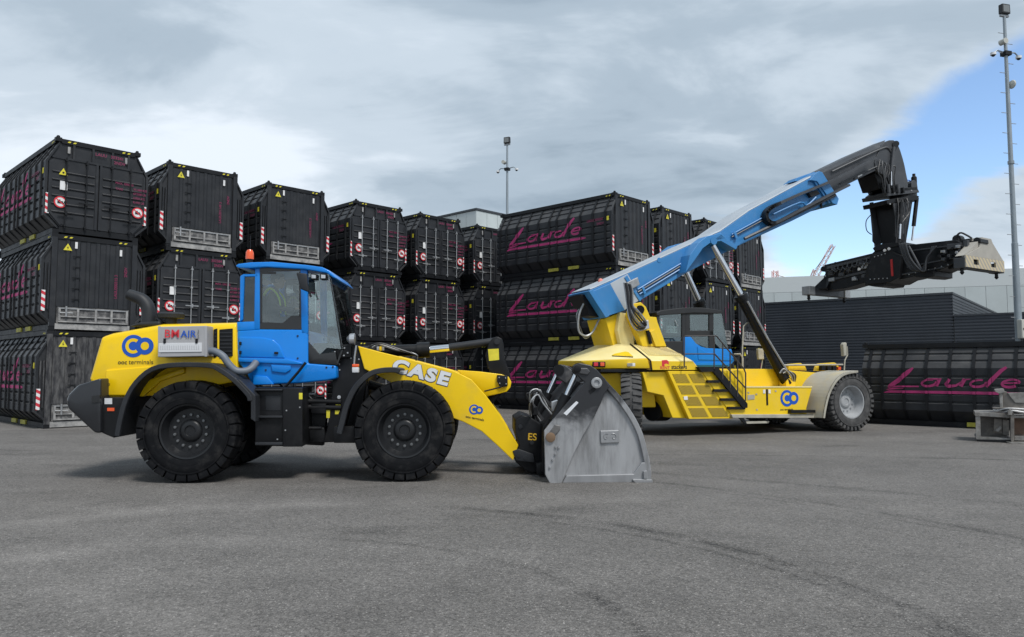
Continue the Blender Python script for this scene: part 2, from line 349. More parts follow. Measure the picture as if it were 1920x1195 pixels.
# centre, radius, half width, strength (dark rubber < 0 < pale dust), breakup scale, x range
TRACKS = [(-2.2, 4.6, 5.30, 0.42, 0.34, 0.9, -9.0, -0.6), (-2.2, 4.6, 5.20, 0.16, -0.46, 1.7, -2.0, 9.0), (-2.2, 4.4, 5.05, 0.07, -0.39, 2.2, -1.0, 9.0), (-2.4, 4.6, 3.25, 0.36, 0.32, 0.9, -9.0, -0.8),
          (-2.4, 4.6, 3.30, 0.10, -0.43, 2.0, -2.5, 4.0), (-4.2, 3.6, 10.4, 0.12, -0.43, 1.5, 0.5, 14.0), (-4.2, 3.6, 10.15, 0.06, -0.34, 1.8, 2.0, 14.0), (-8.0, -6.0, 21.5, 0.20, -0.34, 0.9, -4.0, 20.0),
          (4.0, 2.0, 8.6, 0.60, 0.20, 0.7, 0.0, 9.0), (3.0, -10.0, 25.5, 0.16, -0.43, 1.0, -2.0, 16.0), (-8.0, -2.0, 9.2, 0.40, 0.22, 0.6, -12.0, 4.0)]
g = MB().add([(-700, -60, 0), (700, -60, 0), (700, 1500, 0), (-700, 1500, 0)], [(0, 1, 2, 3)]).build('ground', asphalt()); struct(g)

# ------------------------------------------------------------------ bulk containers with eight-sided cross-section
YAW = R(46)
CL, HW, CW = 6.45, 1.14, 1.48                     # length, half casting spacing, half body width
_ck = {}
def me_cached(key, fn, m):
    if key not in _ck:
        me = fn(); me.materials.append(m); _ck[key] = me
    return _ck[key]
def body_profile(H, ridges=True):
    z0, z1, z2, z3 = 0.15, 0.50, H - 0.78, H - 0.14
    side = [(HW - 0.02, z0), (CW, z1)]
    if ridges:
        n = max(4, int(round((z2 - z1) / 0.27))); st = (z2 - z1) / n
        for i in range(1, n):
            z = z1 + st * i
            side += [(CW, z - 0.05), (CW - 0.035, z - 0.025), (CW - 0.035, z + 0.02), (CW, z + 0.035)]
    side.append((CW, z2))
    if ridges:
        for t in (0.33, 0.66):
            ax, az = CW + (HW - 0.02 - CW) * t, z2 + (z3 - z2) * t; nx, nz = 0.87, 0.49
            side += [(ax + 0.02, az - 0.04), (ax - 0.03 * nx + 0.01, az - 0.03 * nz - 0.015), (ax - 0.03 * nx - 0.005, az - 0.03 * nz + 0.02), (ax - 0.02, az + 0.04)]
    side.append((HW - 0.02, z3))
    return side + [(-x, z) for x, z in side[::-1]]
RIBS = [0.30, 0.93, 1.57, 2.20, 2.84, 3.25, 3.88, 4.52, 5.16, 5.80, 6.18]
RW, RD = 0.040, 0.045
def rib_mesh(H, s):
    z0, z1, z2, z3 = 0.15, 0.50, H - 0.78, H - 0.14; e = RD
    o = [(HW - 0.04, z0 - 0.01), (CW + e * 0.6, z1 - 0.03), (CW + e, z1 + 0.02), (CW + e, z2 - 0.02), (CW + e * 0.7, z2 + 0.03), (HW - 0.01 + e * 0.6, z3)]
    i = [(HW - 0.05, z3), (CW - 0.02, z2), (CW - 0.02, z1), (HW - 0.08, z0)]
    return MB().prism([(s * x, z) for x, z in o + i], -RW, RW).mesh('rib')
def octagon(H, e=0.0):
    p = [(HW - 0.02, 0.15 + e), (CW - e, 0.50), (CW - e, H - 0.78), (HW - 0.02, H - 0.14 - e)]
    return p + [(-x, z) for x, z in p[::-1]]
# lettering drawn as brush strokes: (x, z, width)
def stroke(mb, pts, close=False):
    P = [Vector((a, b)) for a, b, w in pts]; W = [w for a, b, w in pts]; n = len(P); Lf = []; Rt = []
    for i in range(n):
        t = (P[min(i + 1, n - 1)] - P[max(i - 1, 0)]); t.normalize(); q = Vector((-t.y, t.x)) * W[i] * 0.5
        Lf.append(P[i] + q); Rt.append(P[i] - q)
    for i in range(n - 1):
        mb.add([(*Lf[i], 0), (*Rt[i], 0), (*Rt[i + 1], 0), (*Lf[i + 1], 0)], [(0, 1, 2, 3)])
def arcpts(cx, cz, rx, rz, a0, a1, w0, w1, n=14, sh=0.0):
    out = []
    for i in range(n + 1):
        t = i / n; a = R(a0 + (a1 - a0) * t); z = rz * math.sin(a)
        out.append((cx + rx * math.cos(a) + sh * z, cz + z, w0 + (w1 - w0) * t))
    return out
def dense(pts, k=4):
    out = []
    for i in range(len(pts) - 1):
        for j in range(k):
            t = j / k; out.append(tuple(pts[i][q] + (pts[i + 1][q] - pts[i][q]) * t for q in range(3)))
    return out + [pts[-1]]
def script_word():
    """the handwritten word on the container flanks, 4.3 m wide, baseline at 0"""
    parts = []
    def S(pts):
        mb = MB(); stroke(mb, pts); parts.append(mb)
    S(dense([(0.95, 0.93, 0.06), (0.80, 0.80, 0.14), (0.45, 0.47, 0.16), (0.16, 0.25, 0.15), (0.09, 0.19, 0.06)]))
    S(dense([(0.10, 0.215, 0.05), (0.5, 0.245, 0.06), (1.12, 0.25, 0.05)])); S(dense([(0.03, 0.12, 0.02), (0.25, 0.155, 0.06), (0.62, 0.175, 0.02)]))
    S(arcpts(1.46, 0.385, 0.23, 0.12, 70, 390, 0.06, 0.10, 18, 0.5)); S(dense([(1.40, 0.53, 0.05), (1.86, 0.53, 0.05)])); S(dense([(1.80, 0.53, 0.11), (1.68, 0.27, 0.12)], 3))
    S(dense([(2.12, 0.53, 0.10), (2.0, 0.34, 0.12), (2.06, 0.27, 0.12), (2.30, 0.30, 0.08), (2.48, 0.42, 0.06)])); S(dense([(2.58, 0.54, 0.12), (2.44, 0.27, 0.12)], 3)); S(dense([(2.52, 0.51, 0.04), (2.75, 0.53, 0.04)], 2))
    S(arcpts(2.98, 0.385, 0.23, 0.12, 70, 390, 0.06, 0.10, 18, 0.5)); S(dense([(3.82, 0.95, 0.08), (3.66, 0.83, 0.12), (3.42, 0.56, 0.13), (3.20, 0.27, 0.12)]))
    S(arcpts(3.92, 0.40, 0.24, 0.13, 10, 320, 0.06, 0.10, 18, 0.5)); S(dense([(3.70, 0.40, 0.05), (4.18, 0.42, 0.06)]))
    S(dense([(-0.06, 0.0, 0.03), (0.12, 0.045, 0.09), (2.0, 0.05, 0.10), (4.2, 0.05, 0.10), (4.42, 0.05, 0.02)], 12))
    return parts
def side_word_mesh(H, s, scale=1.0):
    zb = 0.50 + (H - 1.28) * 0.40; kx = 0.86 if H < 2.7 else 1.0; scale = 0.84 if H < 2.7 else 1.0; y_start = CL - 0.75 if s < 0 else 0.75
    out = MB(); sgn = -1 if s < 0 else 1
    for mb in script_word():
        me = mb.mesh('t'); bm = bmesh.new(); bm.from_mesh(me); bpy.data.meshes.remove(me)
        for v in bm.verts: v.co = Vector((y_start + sgn * v.co.x * kx, 0, zb + v.co.y * scale))
        for r in RIBS:
            for e in (-RW, RW):
                bmesh.ops.bisect_plane(bm, geom=bm.verts[:] + bm.edges[:] + bm.faces[:], plane_co=(r + e, 0, 0), plane_no=(1, 0, 0))
        for f in bm.faces:
            c = f.calc_center_median(); d = CW + (RD if any(abs(c.x - r) < RW for r in RIBS) else 0.0) + 0.006
            out.add([(s * d, v.co.x, v.co.z) for v in f.verts], [tuple(range(len(f.verts)))])
        bm.free()
    return out.mesh('lettering')
def text_on_end(s, x, z, h, y=-0.012, vertical=False, bold=0.02):
    vs, fs, w, hh = text_mesh(s, bold)
    if vertical: return MB().add([(x - vy * h, y, z + vx * h) for vx, vy, _ in vs], fs).mesh('lettering')
    return MB().add([(x + vx * h, y, z + vy * h) for vx, vy, _ in vs], fs).mesh('lettering')
def text_on_side(s, y, z, h, sd=-1):
    vs, fs, w, hh = text_mesh(s, 0.02)
    return MB().add([(sd * (CW + 0.012 + RD), y - vx * h, z + vy * h) for vx, vy, _ in vs], fs).mesh('lettering')

def container(pos, yaw, H, end, label, serial, silver=True, dirty=False, word=True, group='bulk containers'):
    """end: 'door' or 'hatch' (which end faces the yard)"""
    root = thing('bulk_container', label, 'container', pos, yaw, group)
    def P(name, key, fn, m, parent=root):
        o = bpy.data.objects.new(name, me_cached((key, round(H, 2), m.name), fn, m)); COL.objects.link(o); o.parent = parent
        if name == 'lettering': o['kind'] = 'stuff'
        return o
    wallm = dusty_dark if dirty else steel
    P('body', 'body', lambda: MB().prism(body_profile(H), 0.05, CL - 0.05).mesh('body'), steel)
    for i, y in enumerate(RIBS):
        for s in (-1, 1):
            o = P('rib', f'rib{s}', lambda s=s: rib_mesh(H, s), steel_dark); o.location.y = y
    for s in (-1, 1):
        for zt in (0, 1):
            z0, z1 = (H - 0.15, H - 0.008) if zt else (0.008, 0.16)
            P('rail', f'rail{s}{zt}', lambda s=s, z0=z0, z1=z1: MB().box(s * HW - 0.06, s * HW + 0.06, 0.15, CL - 0.15, z0, z1).mesh('rail'), steel_dark)
        for y in (0.0, CL - 0.17):
            for z in (0.0, H - 0.12):
                o = P('corner_casting', 'cast', lambda: MB().box(-0.085, 0.085, 0, 0.17, 0, 0.12).mesh('corner_casting'), steel_dark); o.location = (s * HW, y, z)
        if s < 0:
            for yy in (2.15, 3.25):
                o = P('fork_pocket', 'pocket', lambda: MB().box(-0.28, 0.28, -0.03, 0.03, 0, 0.13).mesh('fork_pocket'), yellow_dull)
                o.location = (s * (HW + 0.07), yy, 0.04); o.rotation_euler.z = R(90)
    # twist lock nubs on the roof corners
    for s in (-1, 1):
        for y in (0.085, CL - 0.085):
            o = P('twist_lock', 'tl', lambda: MB().lathe([(0, 0.05), (0.05, 0.05), (0.07, 0.03)], (0, 0, 0), 'z', 8).mesh('twist_lock'), steel_dark); o.location = (s * HW, y, H)
    P('header', 'head', lambda: MB().box(-HW + 0.085, HW - 0.085, 0.0, 0.12, H - 0.17, H - 0.03).mesh('header'), steel_dark)
    P('sill', 'sill', lambda: MB().box(-HW + 0.085, HW - 0.085, 0.0, 0.12, 0.03, 0.20).mesh('sill'), dusty if end == 'hatch' else steel_dark)
    # flange rings round the end wall
    def ring(sd_):
        o, i = octagon(H), octagon(H, 0.07); mb = MB(); n = len(o)
        for k in range(n):
            j = (k + 1) % n
            if o[k][0] * sd_ < 0 or o[j][0] * sd_ < 0: continue
            mb.prism([o[k], o[j], i[j], i[k]], -0.01, 0.06)
        return mb.mesh('end_flange')
    for sd_ in (-1, 1): P('end_flange', f'ring{sd_}', lambda sd_=sd_: ring(sd_), steel)
    hz = lambda: MB().add([(-0.13, 0, 0), (-0.06, 0, 0), (-0.02, 0, 0.045), (-0.09, 0, 0.045)], [(0, 1, 2, 3)]).add([(0.02, 0, 0), (0.09, 0, 0), (0.13, 0, 0.045), (0.06, 0, 0.045)], [(0, 1, 2, 3)]).mesh('hazard_mark')
    for s in (-1, 1):
        o = P('hazard_mark', 'hz', hz, yellow_tag); o.location = (s * (HW - 0.36), -0.006, H - 0.125)
        o = P('hazard_mark', 'hz', hz, yellow_tag); o.location = (s * (HW + 0.066), 0.36, H - 0.12); o.rotation_euler.z = R(90) * s
        o = P('reflective_strip', 'rs', lambda: MB().box(-0.05, 0.05, -0.006, 0.0, 0, 0.62).mesh('reflective_strip'), red_white); o.location = (s * (CW - 0.09), -0.012, 0.56)
        o = P('side_tag', 'tag', lambda: MB().box(-0.004, 0.004, -0.05, 0.05, 0, 0.17).mesh('side_tag'), yellow_tag); o.location = (s * (CW + 0.006), 0.18, H - 1.15)
    if end == 'hatch':
        def corr():
            mb = MB(); z0, z1 = 0.72, H - 0.19; x = -HW + 0.16; pts = []
            while x < HW - 0.2:
                pts += [(x, 0.03), (x + 0.14, 0.03), (x + 0.17, -0.004), (x + 0.25, -0.004)]; x += 0.28
            pts += [(HW - 0.10, 0.03)]
            pts = [(-HW + 0.10, 0.03)] + pts
            mb.prism(pts + [(HW - 0.10, 0.07), (-HW + 0.10, 0.07)], z0, z1, 'z'); return mb.mesh('end_wall')
        P('end_wall', 'corr', corr, wallm)
        for s in (-1, 1):
            P('corner_post', f'post{s}', lambda s=s: MB().box(s * HW - 0.075, s * HW + 0.075, -0.012, 0.06, 0.12, H - 0.12).mesh('corner_post'), wallm)
            for xw in (0.15, 0.24):
                o = P('wing_rib', f'wr{xw}', lambda: MB().box(-0.018, 0.018, -0.015, 0.06, 0.62, H - 0.92).mesh('wing_rib'), wallm); o.location.x = s * (HW + xw - 0.02)
        h = P('hatch', 'hatch', lambda: MB().box(-HW + 0.12, HW - 0.12, 0.0, 0.06, 0.22, 0.70).mesh('hatch'), dusty_mid)
        for x in (-0.95, -0.45, 0.05, 0.50, 0.95):
            o = P('hatch_rib', 'hr', lambda: MB().box(-0.03, 0.03, -0.05, 0.0, 0.28, 0.66).mesh('hatch_rib'), dusty, h); o.location.x = x
        for z in (0.24, 0.64, 0.40):
            o = P('hatch_bar', f'hb{z}', lambda z=z: MB().box(-HW + 0.16, HW - 0.16, -0.045 + 0.01 * (z > .5), 0.0, 0, 0.035).mesh('hatch_bar'), galv if z > .6 else dusty, h); o.location.z = z
        o = P('hatch_latch', 'hl', lambda: MB().cyl((-0.78, -0.07, 0.40), (-0.78, -0.07, 0.72), 0.03, n=8).cyl((-0.95, -0.07, 0.52), (-0.6, -0.07, 0.52), 0.02, n=6).mesh('hatch_latch'), galv, h)
        for k in range(5):
            o = P('ladder_rung', 'rung', lambda: MB().box(-0.11, 0.11, -0.028, 0.0, -0.012, 0.012).mesh('ladder_rung'), steel_dark); o.location = (-0.52, -0.004, 0.95 + k * 0.33)
        o = P('warning_triangle', 'tri', lambda: MB().add([(-0.12, 0, 0), (0.12, 0, 0), (0, 0, 0.21)], [(0, 1, 2)]).mesh('warning_triangle'), yellow_tag); o.location = (-HW + 0.35, -0.016, H - 0.50)
        P('lightning_symbol', 'bolt', lambda: MB().add([(-0.01, 0, 0.02), (0.03, 0, 0.09), (0.0, 0, 0.085), (0.015, 0, 0.15), (-0.03, 0, 0.07), (0, 0, 0.075)], [(0, 1, 2, 3, 4, 5)]).mesh('lightning_symbol'), black_p, o).location = (0, -0.004, 0)
        o = P('label_plate', 'lp', lambda: MB().box(-0.035, 0.035, -0.004, 0.004, 0, 0.20).mesh('label_plate'), white_p); o.location = (-HW + 0.58, -0.014, H - 0.42)
        o = P('label_plate', 'lp', lambda: MB().box(-0.035, 0.035, -0.004, 0.004, 0, 0.20).mesh('label_plate'), white_p); o.location = (HW - 0.42, -0.014, H - 0.52)
        P('lettering', 'v' + serial, lambda: text_on_end(serial + ' 3', HW - 0.50, 1.05, 0.12, -0.016, True), pink_faded)
        P('lettering', 'v2' + serial, lambda: text_on_end('2NDV', HW - 0.22, 1.75, 0.12, -0.016, True), pink_faded)
    else:
        rodm = galv if silver else steel_dark
        for s in (-1, 1):
            def panel(s=s):
                a, b, z0, z1 = 0.02, CW - 0.10, 0.22, H - 0.66
                mb = MB().prism([(s * a, z0), (s * (HW - 0.08), z0), (s * b, z0 + 0.36), (s * b, z1 - 0.12), (s * (b - 0.12), z1), (s * a, z1)], -0.004, 0.05)
                for k in range(6):
                    z = z0 + 0.42 + k * 0.245
                    if z < z1 - 0.1: mb.prism([(z - 0.035, -0.004), (z - 0.01, -0.035), (z + 0.02, -0.035), (z + 0.035, -0.004)], *sorted((s * (a + 0.10), s * (b - 0.10))), 'x') if False else mb.loft([[(s * xx, -0.003, z - 0.04), (s * xx, -0.036, z - 0.012), (s * xx, -0.036, z + 0.012), (s * xx, -0.003, z + 0.03)] for xx in (a + 0.10, b - 0.10)])
                mb.box(min(s * a, s * (a + 0.07)), max(s * a, s * (a + 0.07)), -0.03, 0.0, z0, z1)
                mb.box(min(s * (b - 0.06), s * b), max(s * (b - 0.06), s * b), -0.025, 0.0, z0 + 0.37, z1 - 0.14)
                mb.loft([[(s * (HW - 0.10 + q), y, z0 + 0.02), (s * (b - 0.05 + q), y, z0 + 0.36), (s * (b - 0.10 + q), y, z0 + 0.40), (s * (HW - 0.16 + q), y, z0 + 0.07)] for y, q in ((-0.03, 0), (0.0, 0.0))])
                return mb.mesh('door')
            d = P('door', f'door{s}', panel, steel)
            for x in (0.36, 0.92):
                o = P('lock_rod', 'rod', lambda: MB().cyl((0, -0.075, 0.16), (0, -0.075, H - 0.60), 0.019, n=8).mesh('lock_rod', True), rodm, d); o.location.x = s * x
                for z in (0.24, 0.95, 1.6, H - 0.70):
                    q = P('rod_bracket', 'rb', lambda: MB().box(-0.034, 0.034, -0.10, 0.0, -0.026, 0.026).mesh('rod_bracket'), rodm, d); q.location = (s * x, 0, z)
                o = P('handle', 'hd', lambda: MB().box(-0.22, 0.22, -0.115, -0.085, -0.016, 0.016).box(-0.03, 0.03, -0.12, -0.02, -0.06, 0.06).mesh('handle'), rodm, d); o.location = (s * x + 0.02, 0, 0.98 if x < .5 else 0.62)
            q = P('prohibition_sign', 'sign', lambda: MB().lathe([(0, 0.175), (-0.004, 0.175)], (0, 0, 0), 'y', 24).mesh('prohibition_sign'), red_p); q.location = (s * (1.05 + 0.12 * (s > 0)), -0.04, 0.94)
            P('sign_face', 'face', lambda: MB().lathe([(-0.005, 0.135), (-0.007, 0.135)], (0, 0, 0), 'y', 24).mesh('sign_face'), white_p, q)
            P('sign_symbol', 'symb', lambda: MB().box(-0.08, 0.07, -0.010, -0.008, -0.05, 0.03).box(-0.04, 0.0, -0.010, -0.008, 0.03, 0.07).box(0.07, 0.095, -0.010, -0.008, -0.05, -0.01).mesh('sign_symbol'), black_p, q)
            P('sign_slash', 'slash', lambda: MB().add([(-0.115, -0.012, 0.075), (-0.095, -0.012, 0.10), (0.115, -0.012, -0.075), (0.095, -0.012, -0.10)], [(0, 1, 2, 3)]).mesh('sign_slash'), red_p, q)
        for x in (-0.72, -0.18, 0.38, 0.86):
            o = P('header_rib', 'hrib', lambda: MB().box(-0.03, 0.03, -0.012, 0.05, H - 0.62, H - 0.17).mesh('header_rib'), steel); o.location.x = x
        P('door_lintel', 'lint', lambda: MB().box(-HW - 0.16, HW + 0.16, -0.03, 0.05, H - 0.66, H - 0.60).mesh('door_lintel'), steel)
        o = P('label_plate', 'lp2', lambda: MB().box(-0.10, 0.10, -0.006, 0.0, 0, 0.27).mesh('label_plate'), white_p); o.location = (-0.98, -0.045, 1.32)
        for s in (-0.86, 0.78):
            o = P('label_plate', 'lp', lambda: MB().box(-0.035, 0.035, -0.004, 0.004, 0, 0.20).mesh('label_plate'), dusty); o.location = (s, -0.006, H - 0.45)
        if not silver:
            o = P('warning_triangle', 'tri', lambda: MB().add([(-0.12, 0, 0), (0.12, 0, 0), (0, 0, 0.21)], [(0, 1, 2)]).mesh('warning_triangle'), yellow_tag); o.location = (-1.0, -0.045, 1.78)
            P('warning_mark', 'wm', lambda: MB().lathe([(0, 0.03), (-0.003, 0.03)], (0, 0, 0.07), 'y', 10).mesh('warning_mark'), black_p, o).location = (0, -0.003, 0)
        P('lettering', 'h1' + serial, lambda: text_on_end(serial[:4] + '   ' + serial[4:], -0.12, H - 0.36, 0.13, -0.014), pink_faded)
        P('lettering', 'h2' + serial, lambda: text_on_end('2NDV', 0.42, H - 0.52, 0.13, -0.014), pink_faded)
        for k, (tx, tz, s_) in enumerate([(0.48, 1.78, 'MAX. GROSS'), (0.48, 1.60, 'TARE'), (1.02, 1.66, '30.480 KG'), (1.02, 1.52, '67.200 LB'), (1.02, 1.38, '3.850 KG'), (1.02, 1.24, '8.490 LB')]):
            P('lettering', f'd{k}', lambda tx=tx, tz=tz, s_=s_: text_on_end(s_, tx, tz, 0.095, -0.042), pink_faded)
    if word:
        P('lettering', 'word', lambda: side_word_mesh(H, -1), pink)['label'] = 'magenta handwritten word Laude underlined on the flank'
        P('lettering', 'sd' + serial, lambda: text_on_side(serial[:4] + ' ' + serial[4:], 1.18, H - 1.12, 0.14), pink_faded)
        P('lettering', 'sd2', lambda: text_on_side('2NDV', 0.70, H - 1.29, 0.14), pink_faded)
    return root

TH = 2.93
def stack_origin(px, py, ztop):
    """ground point below the near upper corner casting, moved to the middle of the end wall"""
    p = at_height(px, py, ztop); e = Vector((math.cos(YAW), math.sin(YAW), 0)); q = p + e * (HW + 0.085); return Vector((q.x, q.y, 0))
rnd = random.Random(3)
def place(col_name, org, tier, spec, label):
    end, silver, dirty = spec
    jit = Vector((rnd.uniform(-0.05, 0.05), rnd.uniform(-0.05, 0.05), tier * TH))
    ser = 'LAUU' + str(rnd.randint(300100, 309900))
    return container(org + jit, YAW + R(rnd.uniform(-0.35, 0.35)), TH, end, label, ser, silver, dirty, group=col_name)
door, doord, ram, ramd = ('door', True, False), ('door', False, False), ('hatch', True, False), ('hatch', True, True)
TIER = ['bottom', 'middle', 'top']
ROW1 = [((105, 256), [ramd, ram, doord], 'leftmost stack'), ((315, 301), [door, door, ram], 'second stack from the left'),
        ((500, 341), [door, door, ram], 'stack behind the blue loader cab'), ((665, 375), [door, door, door], 'fourth stack from the left'),
        ((787, 399), [door, door, door], 'fifth stack from the left'), ((893, 421), [door, door, door], 'narrow sixth stack from the left')]
ENDW = {ram: 'corrugated hatch end', ramd: 'dust streaked hatch end', door: 'pale lock rods', doord: 'dark double doors'}
for (px, py), tiers, where in ROW1:
    o = stack_origin(px, py, 3 * TH)
    for t, sp in enumerate(tiers):
        place('black bulk containers in the left row', o, t, sp, f'black container with {ENDW[sp]}, {TIER[t]} of the {where}')
G0 = stack_origin(1152, 360, 3 * TH); stepv = Vector((2.44, 2.60, 0))
ROW2 = [([ram, ram, ram], 'stack behind the stacker tail showing Laude'), ([ram, ram, ram], 'stack just behind the blue boom'),
        ([ram, ram, door], 'stack behind the stacker cab'), ([ram, ram, ram], 'stack beside the dark warehouse')]
for k, (tiers, where) in enumerate(ROW2):
    for t, sp in enumerate(tiers):
        place('black bulk containers in the right row', G0 + stepv * k, t, sp, f'black container, {TIER[t]} of the {where}')
# the single lower container on the ground at the right
HK = 2.57
p = at_height(1617, 646, HK); e = Vector((math.cos(YAW), math.sin(YAW), 0)); dl = Vector((-math.sin(YAW), math.cos(YAW), 0))
q = p + e * (HW + 0.085) - dl * CL
kc = container(Vector((q.x, q.y, 0)), YAW, HK, 'door', 'single black container on the ground, cut off by the right edge', 'LAUU302418', group='bulk containers')

# ------------------------------------------------------------------ buildings behind
siding = mat('dark_grey_siding', (0.040, 0.046, 0.056), 0.5, 0.0, 0.12, 0.6, (0.09, 0.095, 0.10), 0.25, 0.7, 0.5, 0.8, spec=0.35)
siding_trim = mat('dark_grey_trim', (0.035, 0.040, 0.048), 0.5)
pale_panel = mat('pale_grey_cladding', (0.46, 0.50, 0.50), 0.5, 0.0, 0.08, 0.4, (0.30, 0.32, 0.31), 0.35, 0.5, 0.5, 0.8)
pale_trim = mat('pale_grey_trim', (0.52, 0.55, 0.55), 0.5)
ribbed = mat('light_ribbed_metal', (0.16, 0.17, 0.19), 0.45, 0.2)
def corrugated(mb, p0, d, length, z0, z1, pitch, depth, nrm):
    """horizontal trapezoid siding on a vertical wall starting at p0 along d"""
    prof = []; z = z0
    while z + pitch <= z1 + 1e-6:
        prof += [(0, z), (0, z + pitch * 0.4), (depth, z + pitch * 0.5), (depth, z + pitch * 0.9)]; z += pitch
    prof += [(0, z1), (-0.12, z1), (-0.12, z0)]
    mb.loft([[p0 + d * t + nrm * a + Vector((0, 0, b)) for a, b in prof] for t in (0, length)])
def box_pts(p0, d, n, l, w, z0, z1):
    c = [p0, p0 + d * l, p0 + d * l + n * w, p0 + n * w]
    return [[Vector((q.x, q.y, z0)) for q in c], [Vector((q.x, q.y, z1)) for q in c]]
WH = 6.0
wc = at_height(1785, 548, WH); wl = at_height(1450, 567, WH)
d1 = (wl - wc); d1.z = 0; d1.normalize(); n1 = Vector((-d1.y, d1.x, 0))
if n1.y > 0: n1 = -n1                              # towards the yard
wc0 = Vector((wc.x, wc.y, 0))
wh = thing('dark_warehouse', 'dark grey warehouse clad in horizontal siding behind the right container', 'warehouse', wc0)
def rel(v): return v - wc0
mb = MB(); corrugated(mb, Vector((0, 0, 0)), d1, 34, 0.15, WH - 0.12, 0.17, 0.022, n1); mb.build('wall', siding, wh)
mb = MB(); corrugated(mb, -n1 * 0.0, -n1, 22, 0.15, WH - 0.12, 0.17, 0.022, -d1); mb.build('side_wall', siding, wh)
MB().loft(box_pts(Vector((0, 0, 0)) + d1 * 34 + n1 * 0.08, -d1, -n1, 34.05, 22, WH - 0.119, WH)).build('roof', siding_trim, wh)
LOWZ = 4.75
mb = MB(); corrugated(mb, -d1 * 0.05, -d1, 24, 0.15, LOWZ - 0.1, 0.17, 0.022, n1); mb.build('extension_wall', siding, wh)
MB().loft(box_pts(-d1 * 0.06 + n1 * 0.06, -d1, -n1, 24, 22, LOWZ - 0.099, LOWZ)).build('extension_roof', siding_trim, wh)
lp = -d1 * 3.1 + n1 * 0.06 + Vector((0, 0, 3.3))
MB().loft([[lp + n1 * a + Vector((0, 0, b)) + d1 * t for a, b in ((0, 0), (0.25, -0.02), (0.25, 0.08), (0, 0.16))] for t in (-0.2, 0.2)]).build('wall_lamp', black_p, wh)

lb_r = at_height(1925, 503, 10.0); lb_l = at_height(1440, 521, 10.0)
ld = lb_l - lb_r; ld.z = 0; LLEN = ld.length + 30; ld.normalize(); ln = Vector((-ld.y, ld.x, 0))
if ln.y > 0: ln = -ln
lb0 = Vector((lb_r.x, lb_r.y, 0)) - ld * 12
lb = thing('pale_warehouse', 'long pale grey warehouse with vertical cladding panels beyond the dark one', 'warehouse', lb0)
pw = 1.5
pm = MB().box(0.012, pw - 0.012, -0.02, 0.12, 0, 8.6).mesh('cladding_panel'); pm.materials.append(pale_panel)
ang = math.atan2(ld.y, ld.x)
for i in range(int((LLEN + 12) / pw)):
    o = bpy.data.objects.new('cladding_panel', pm); COL.objects.link(o); o.parent = lb
    o.location = ld * (i * pw); o.rotation_euler.z = ang
MB().loft(box_pts(ln * 0.12, ld, -ln, LLEN + 12, 0.3, 8.62, 10.0)).build('parapet', pale_trim, lb)
MB().loft(box_pts(-ln * 0.3, ld, -ln, LLEN + 12, 20, 0, 9.6)).build('core', pale_panel, lb)
vp = at_height(1480, 540, 8.0)
MB().loft(box_pts((ld * (LLEN - 30 + 12 - 4.0)) + ln * 0.2, ld, -ln, 1.6, 0.1, 7.55, 7.8)).build('vent', siding_trim, lb)

sb = at_height(893, 392, 19.0); sb0 = Vector((sb.x, sb.y, 0))
silo = thing('pale_tower_block', 'pale clad block showing above the containers left of centre', 'building', sb0)
a = R(46); u1 = Vector((-math.sin(a), math.cos(a), 0)); u2 = Vector((math.cos(a), math.sin(a), 0))
MB().loft(box_pts(Vector((0, 0, 0)) + u1 * 0.1 + u2 * 0.1, u1, u2, 16, 14, 0, 18.9)).build('core', pale_panel, silo)
for nm, base, dd, nn, ct in (('wall_panel', Vector(), u1, -u2, 10), ('wall_panel', Vector(), u2, -u1, 9)):
    for i in range(ct):
        MB().loft(box_pts(base + dd * (i * 1.6 + 0.02), dd, -nn, 1.56, 0.08, 0, 18.8)).build(nm, pale_panel, silo)
MB().loft(box_pts(-u1 * 0.1 - u2 * 0.1, u1, u2, 16.2, 14.2, 18.9, 19.1)).build('coping', siding_trim, silo)
# ------------------------------------------------------------------ wheel loader
yel = mat('loader_yellow', (0.86, 0.565, 0.003), 0.34, 0, 0.06, 1.2, (0.46, 0.33, 0.10), 0.40, 2.5, 0.52, 0.85, coat=0.12, spec=0.35)
blu = mat('loader_blue', (0.003, 0.20, 0.66), 0.30, 0, 0.06, 1.5, (0.05, 0.20, 0.45), 0.25, 2.0, 0.52, 0.85, coat=0.2, spec=0.35)
blk = mat('black_chassis', (0.009, 0.0095, 0.011), 0.42, 0, 0.25, 3, (0.07, 0.067, 0.064), 0.22, 3, 0.52, 0.8, spec=0.25)
plas = mat('charcoal_plastic', (0.021, 0.023, 0.027), 0.5, 0, 0.15, 4, (0.08, 0.08, 0.08), 0.2, 3, 0.55, 0.8, 0.05, 90, spec=0.35)
cwm = mat('counterweight_grey', (0.018, 0.0195, 0.023), 0.36, 0, 0.15, 3, coat=0.2)
rub = mat('tyre_rubber', (0.006, 0.0065, 0.008), 0.6, 0, 0.25, 5, (0.085, 0.081, 0.076), 0.40, 5, 0.50, 0.80, 0.15, 60, spec=0.16)
rub_dusty = mat('dusty_tyre_rubber', (0.045, 0.045, 0.046), 0.8, 0, 0.25, 5, (0.16, 0.155, 0.15), 0.5, 6, 0.4, 0.75, 0.1, 60)
rimm = mat('dark_rim', (0.014, 0.015, 0.017), 0.36, 0, 0.15, 5, spec=0.35)
bolt_m = mat('zinc_bolt', (0.42, 0.43, 0.44), 0.4, 0.7)
bolt_dark = mat('dull_wheel_bolt', (0.16, 0.165, 0.17), 0.4, 0.6)
chrome = mat('chromed_rod', (0.75, 0.76, 0.78), 0.12, 1.0)
hosem = mat('rubber_hose', (0.03, 0.03, 0.032), 0.45)
duct = mat('grey_duct_hose', (0.13, 0.15, 0.18), 0.5)
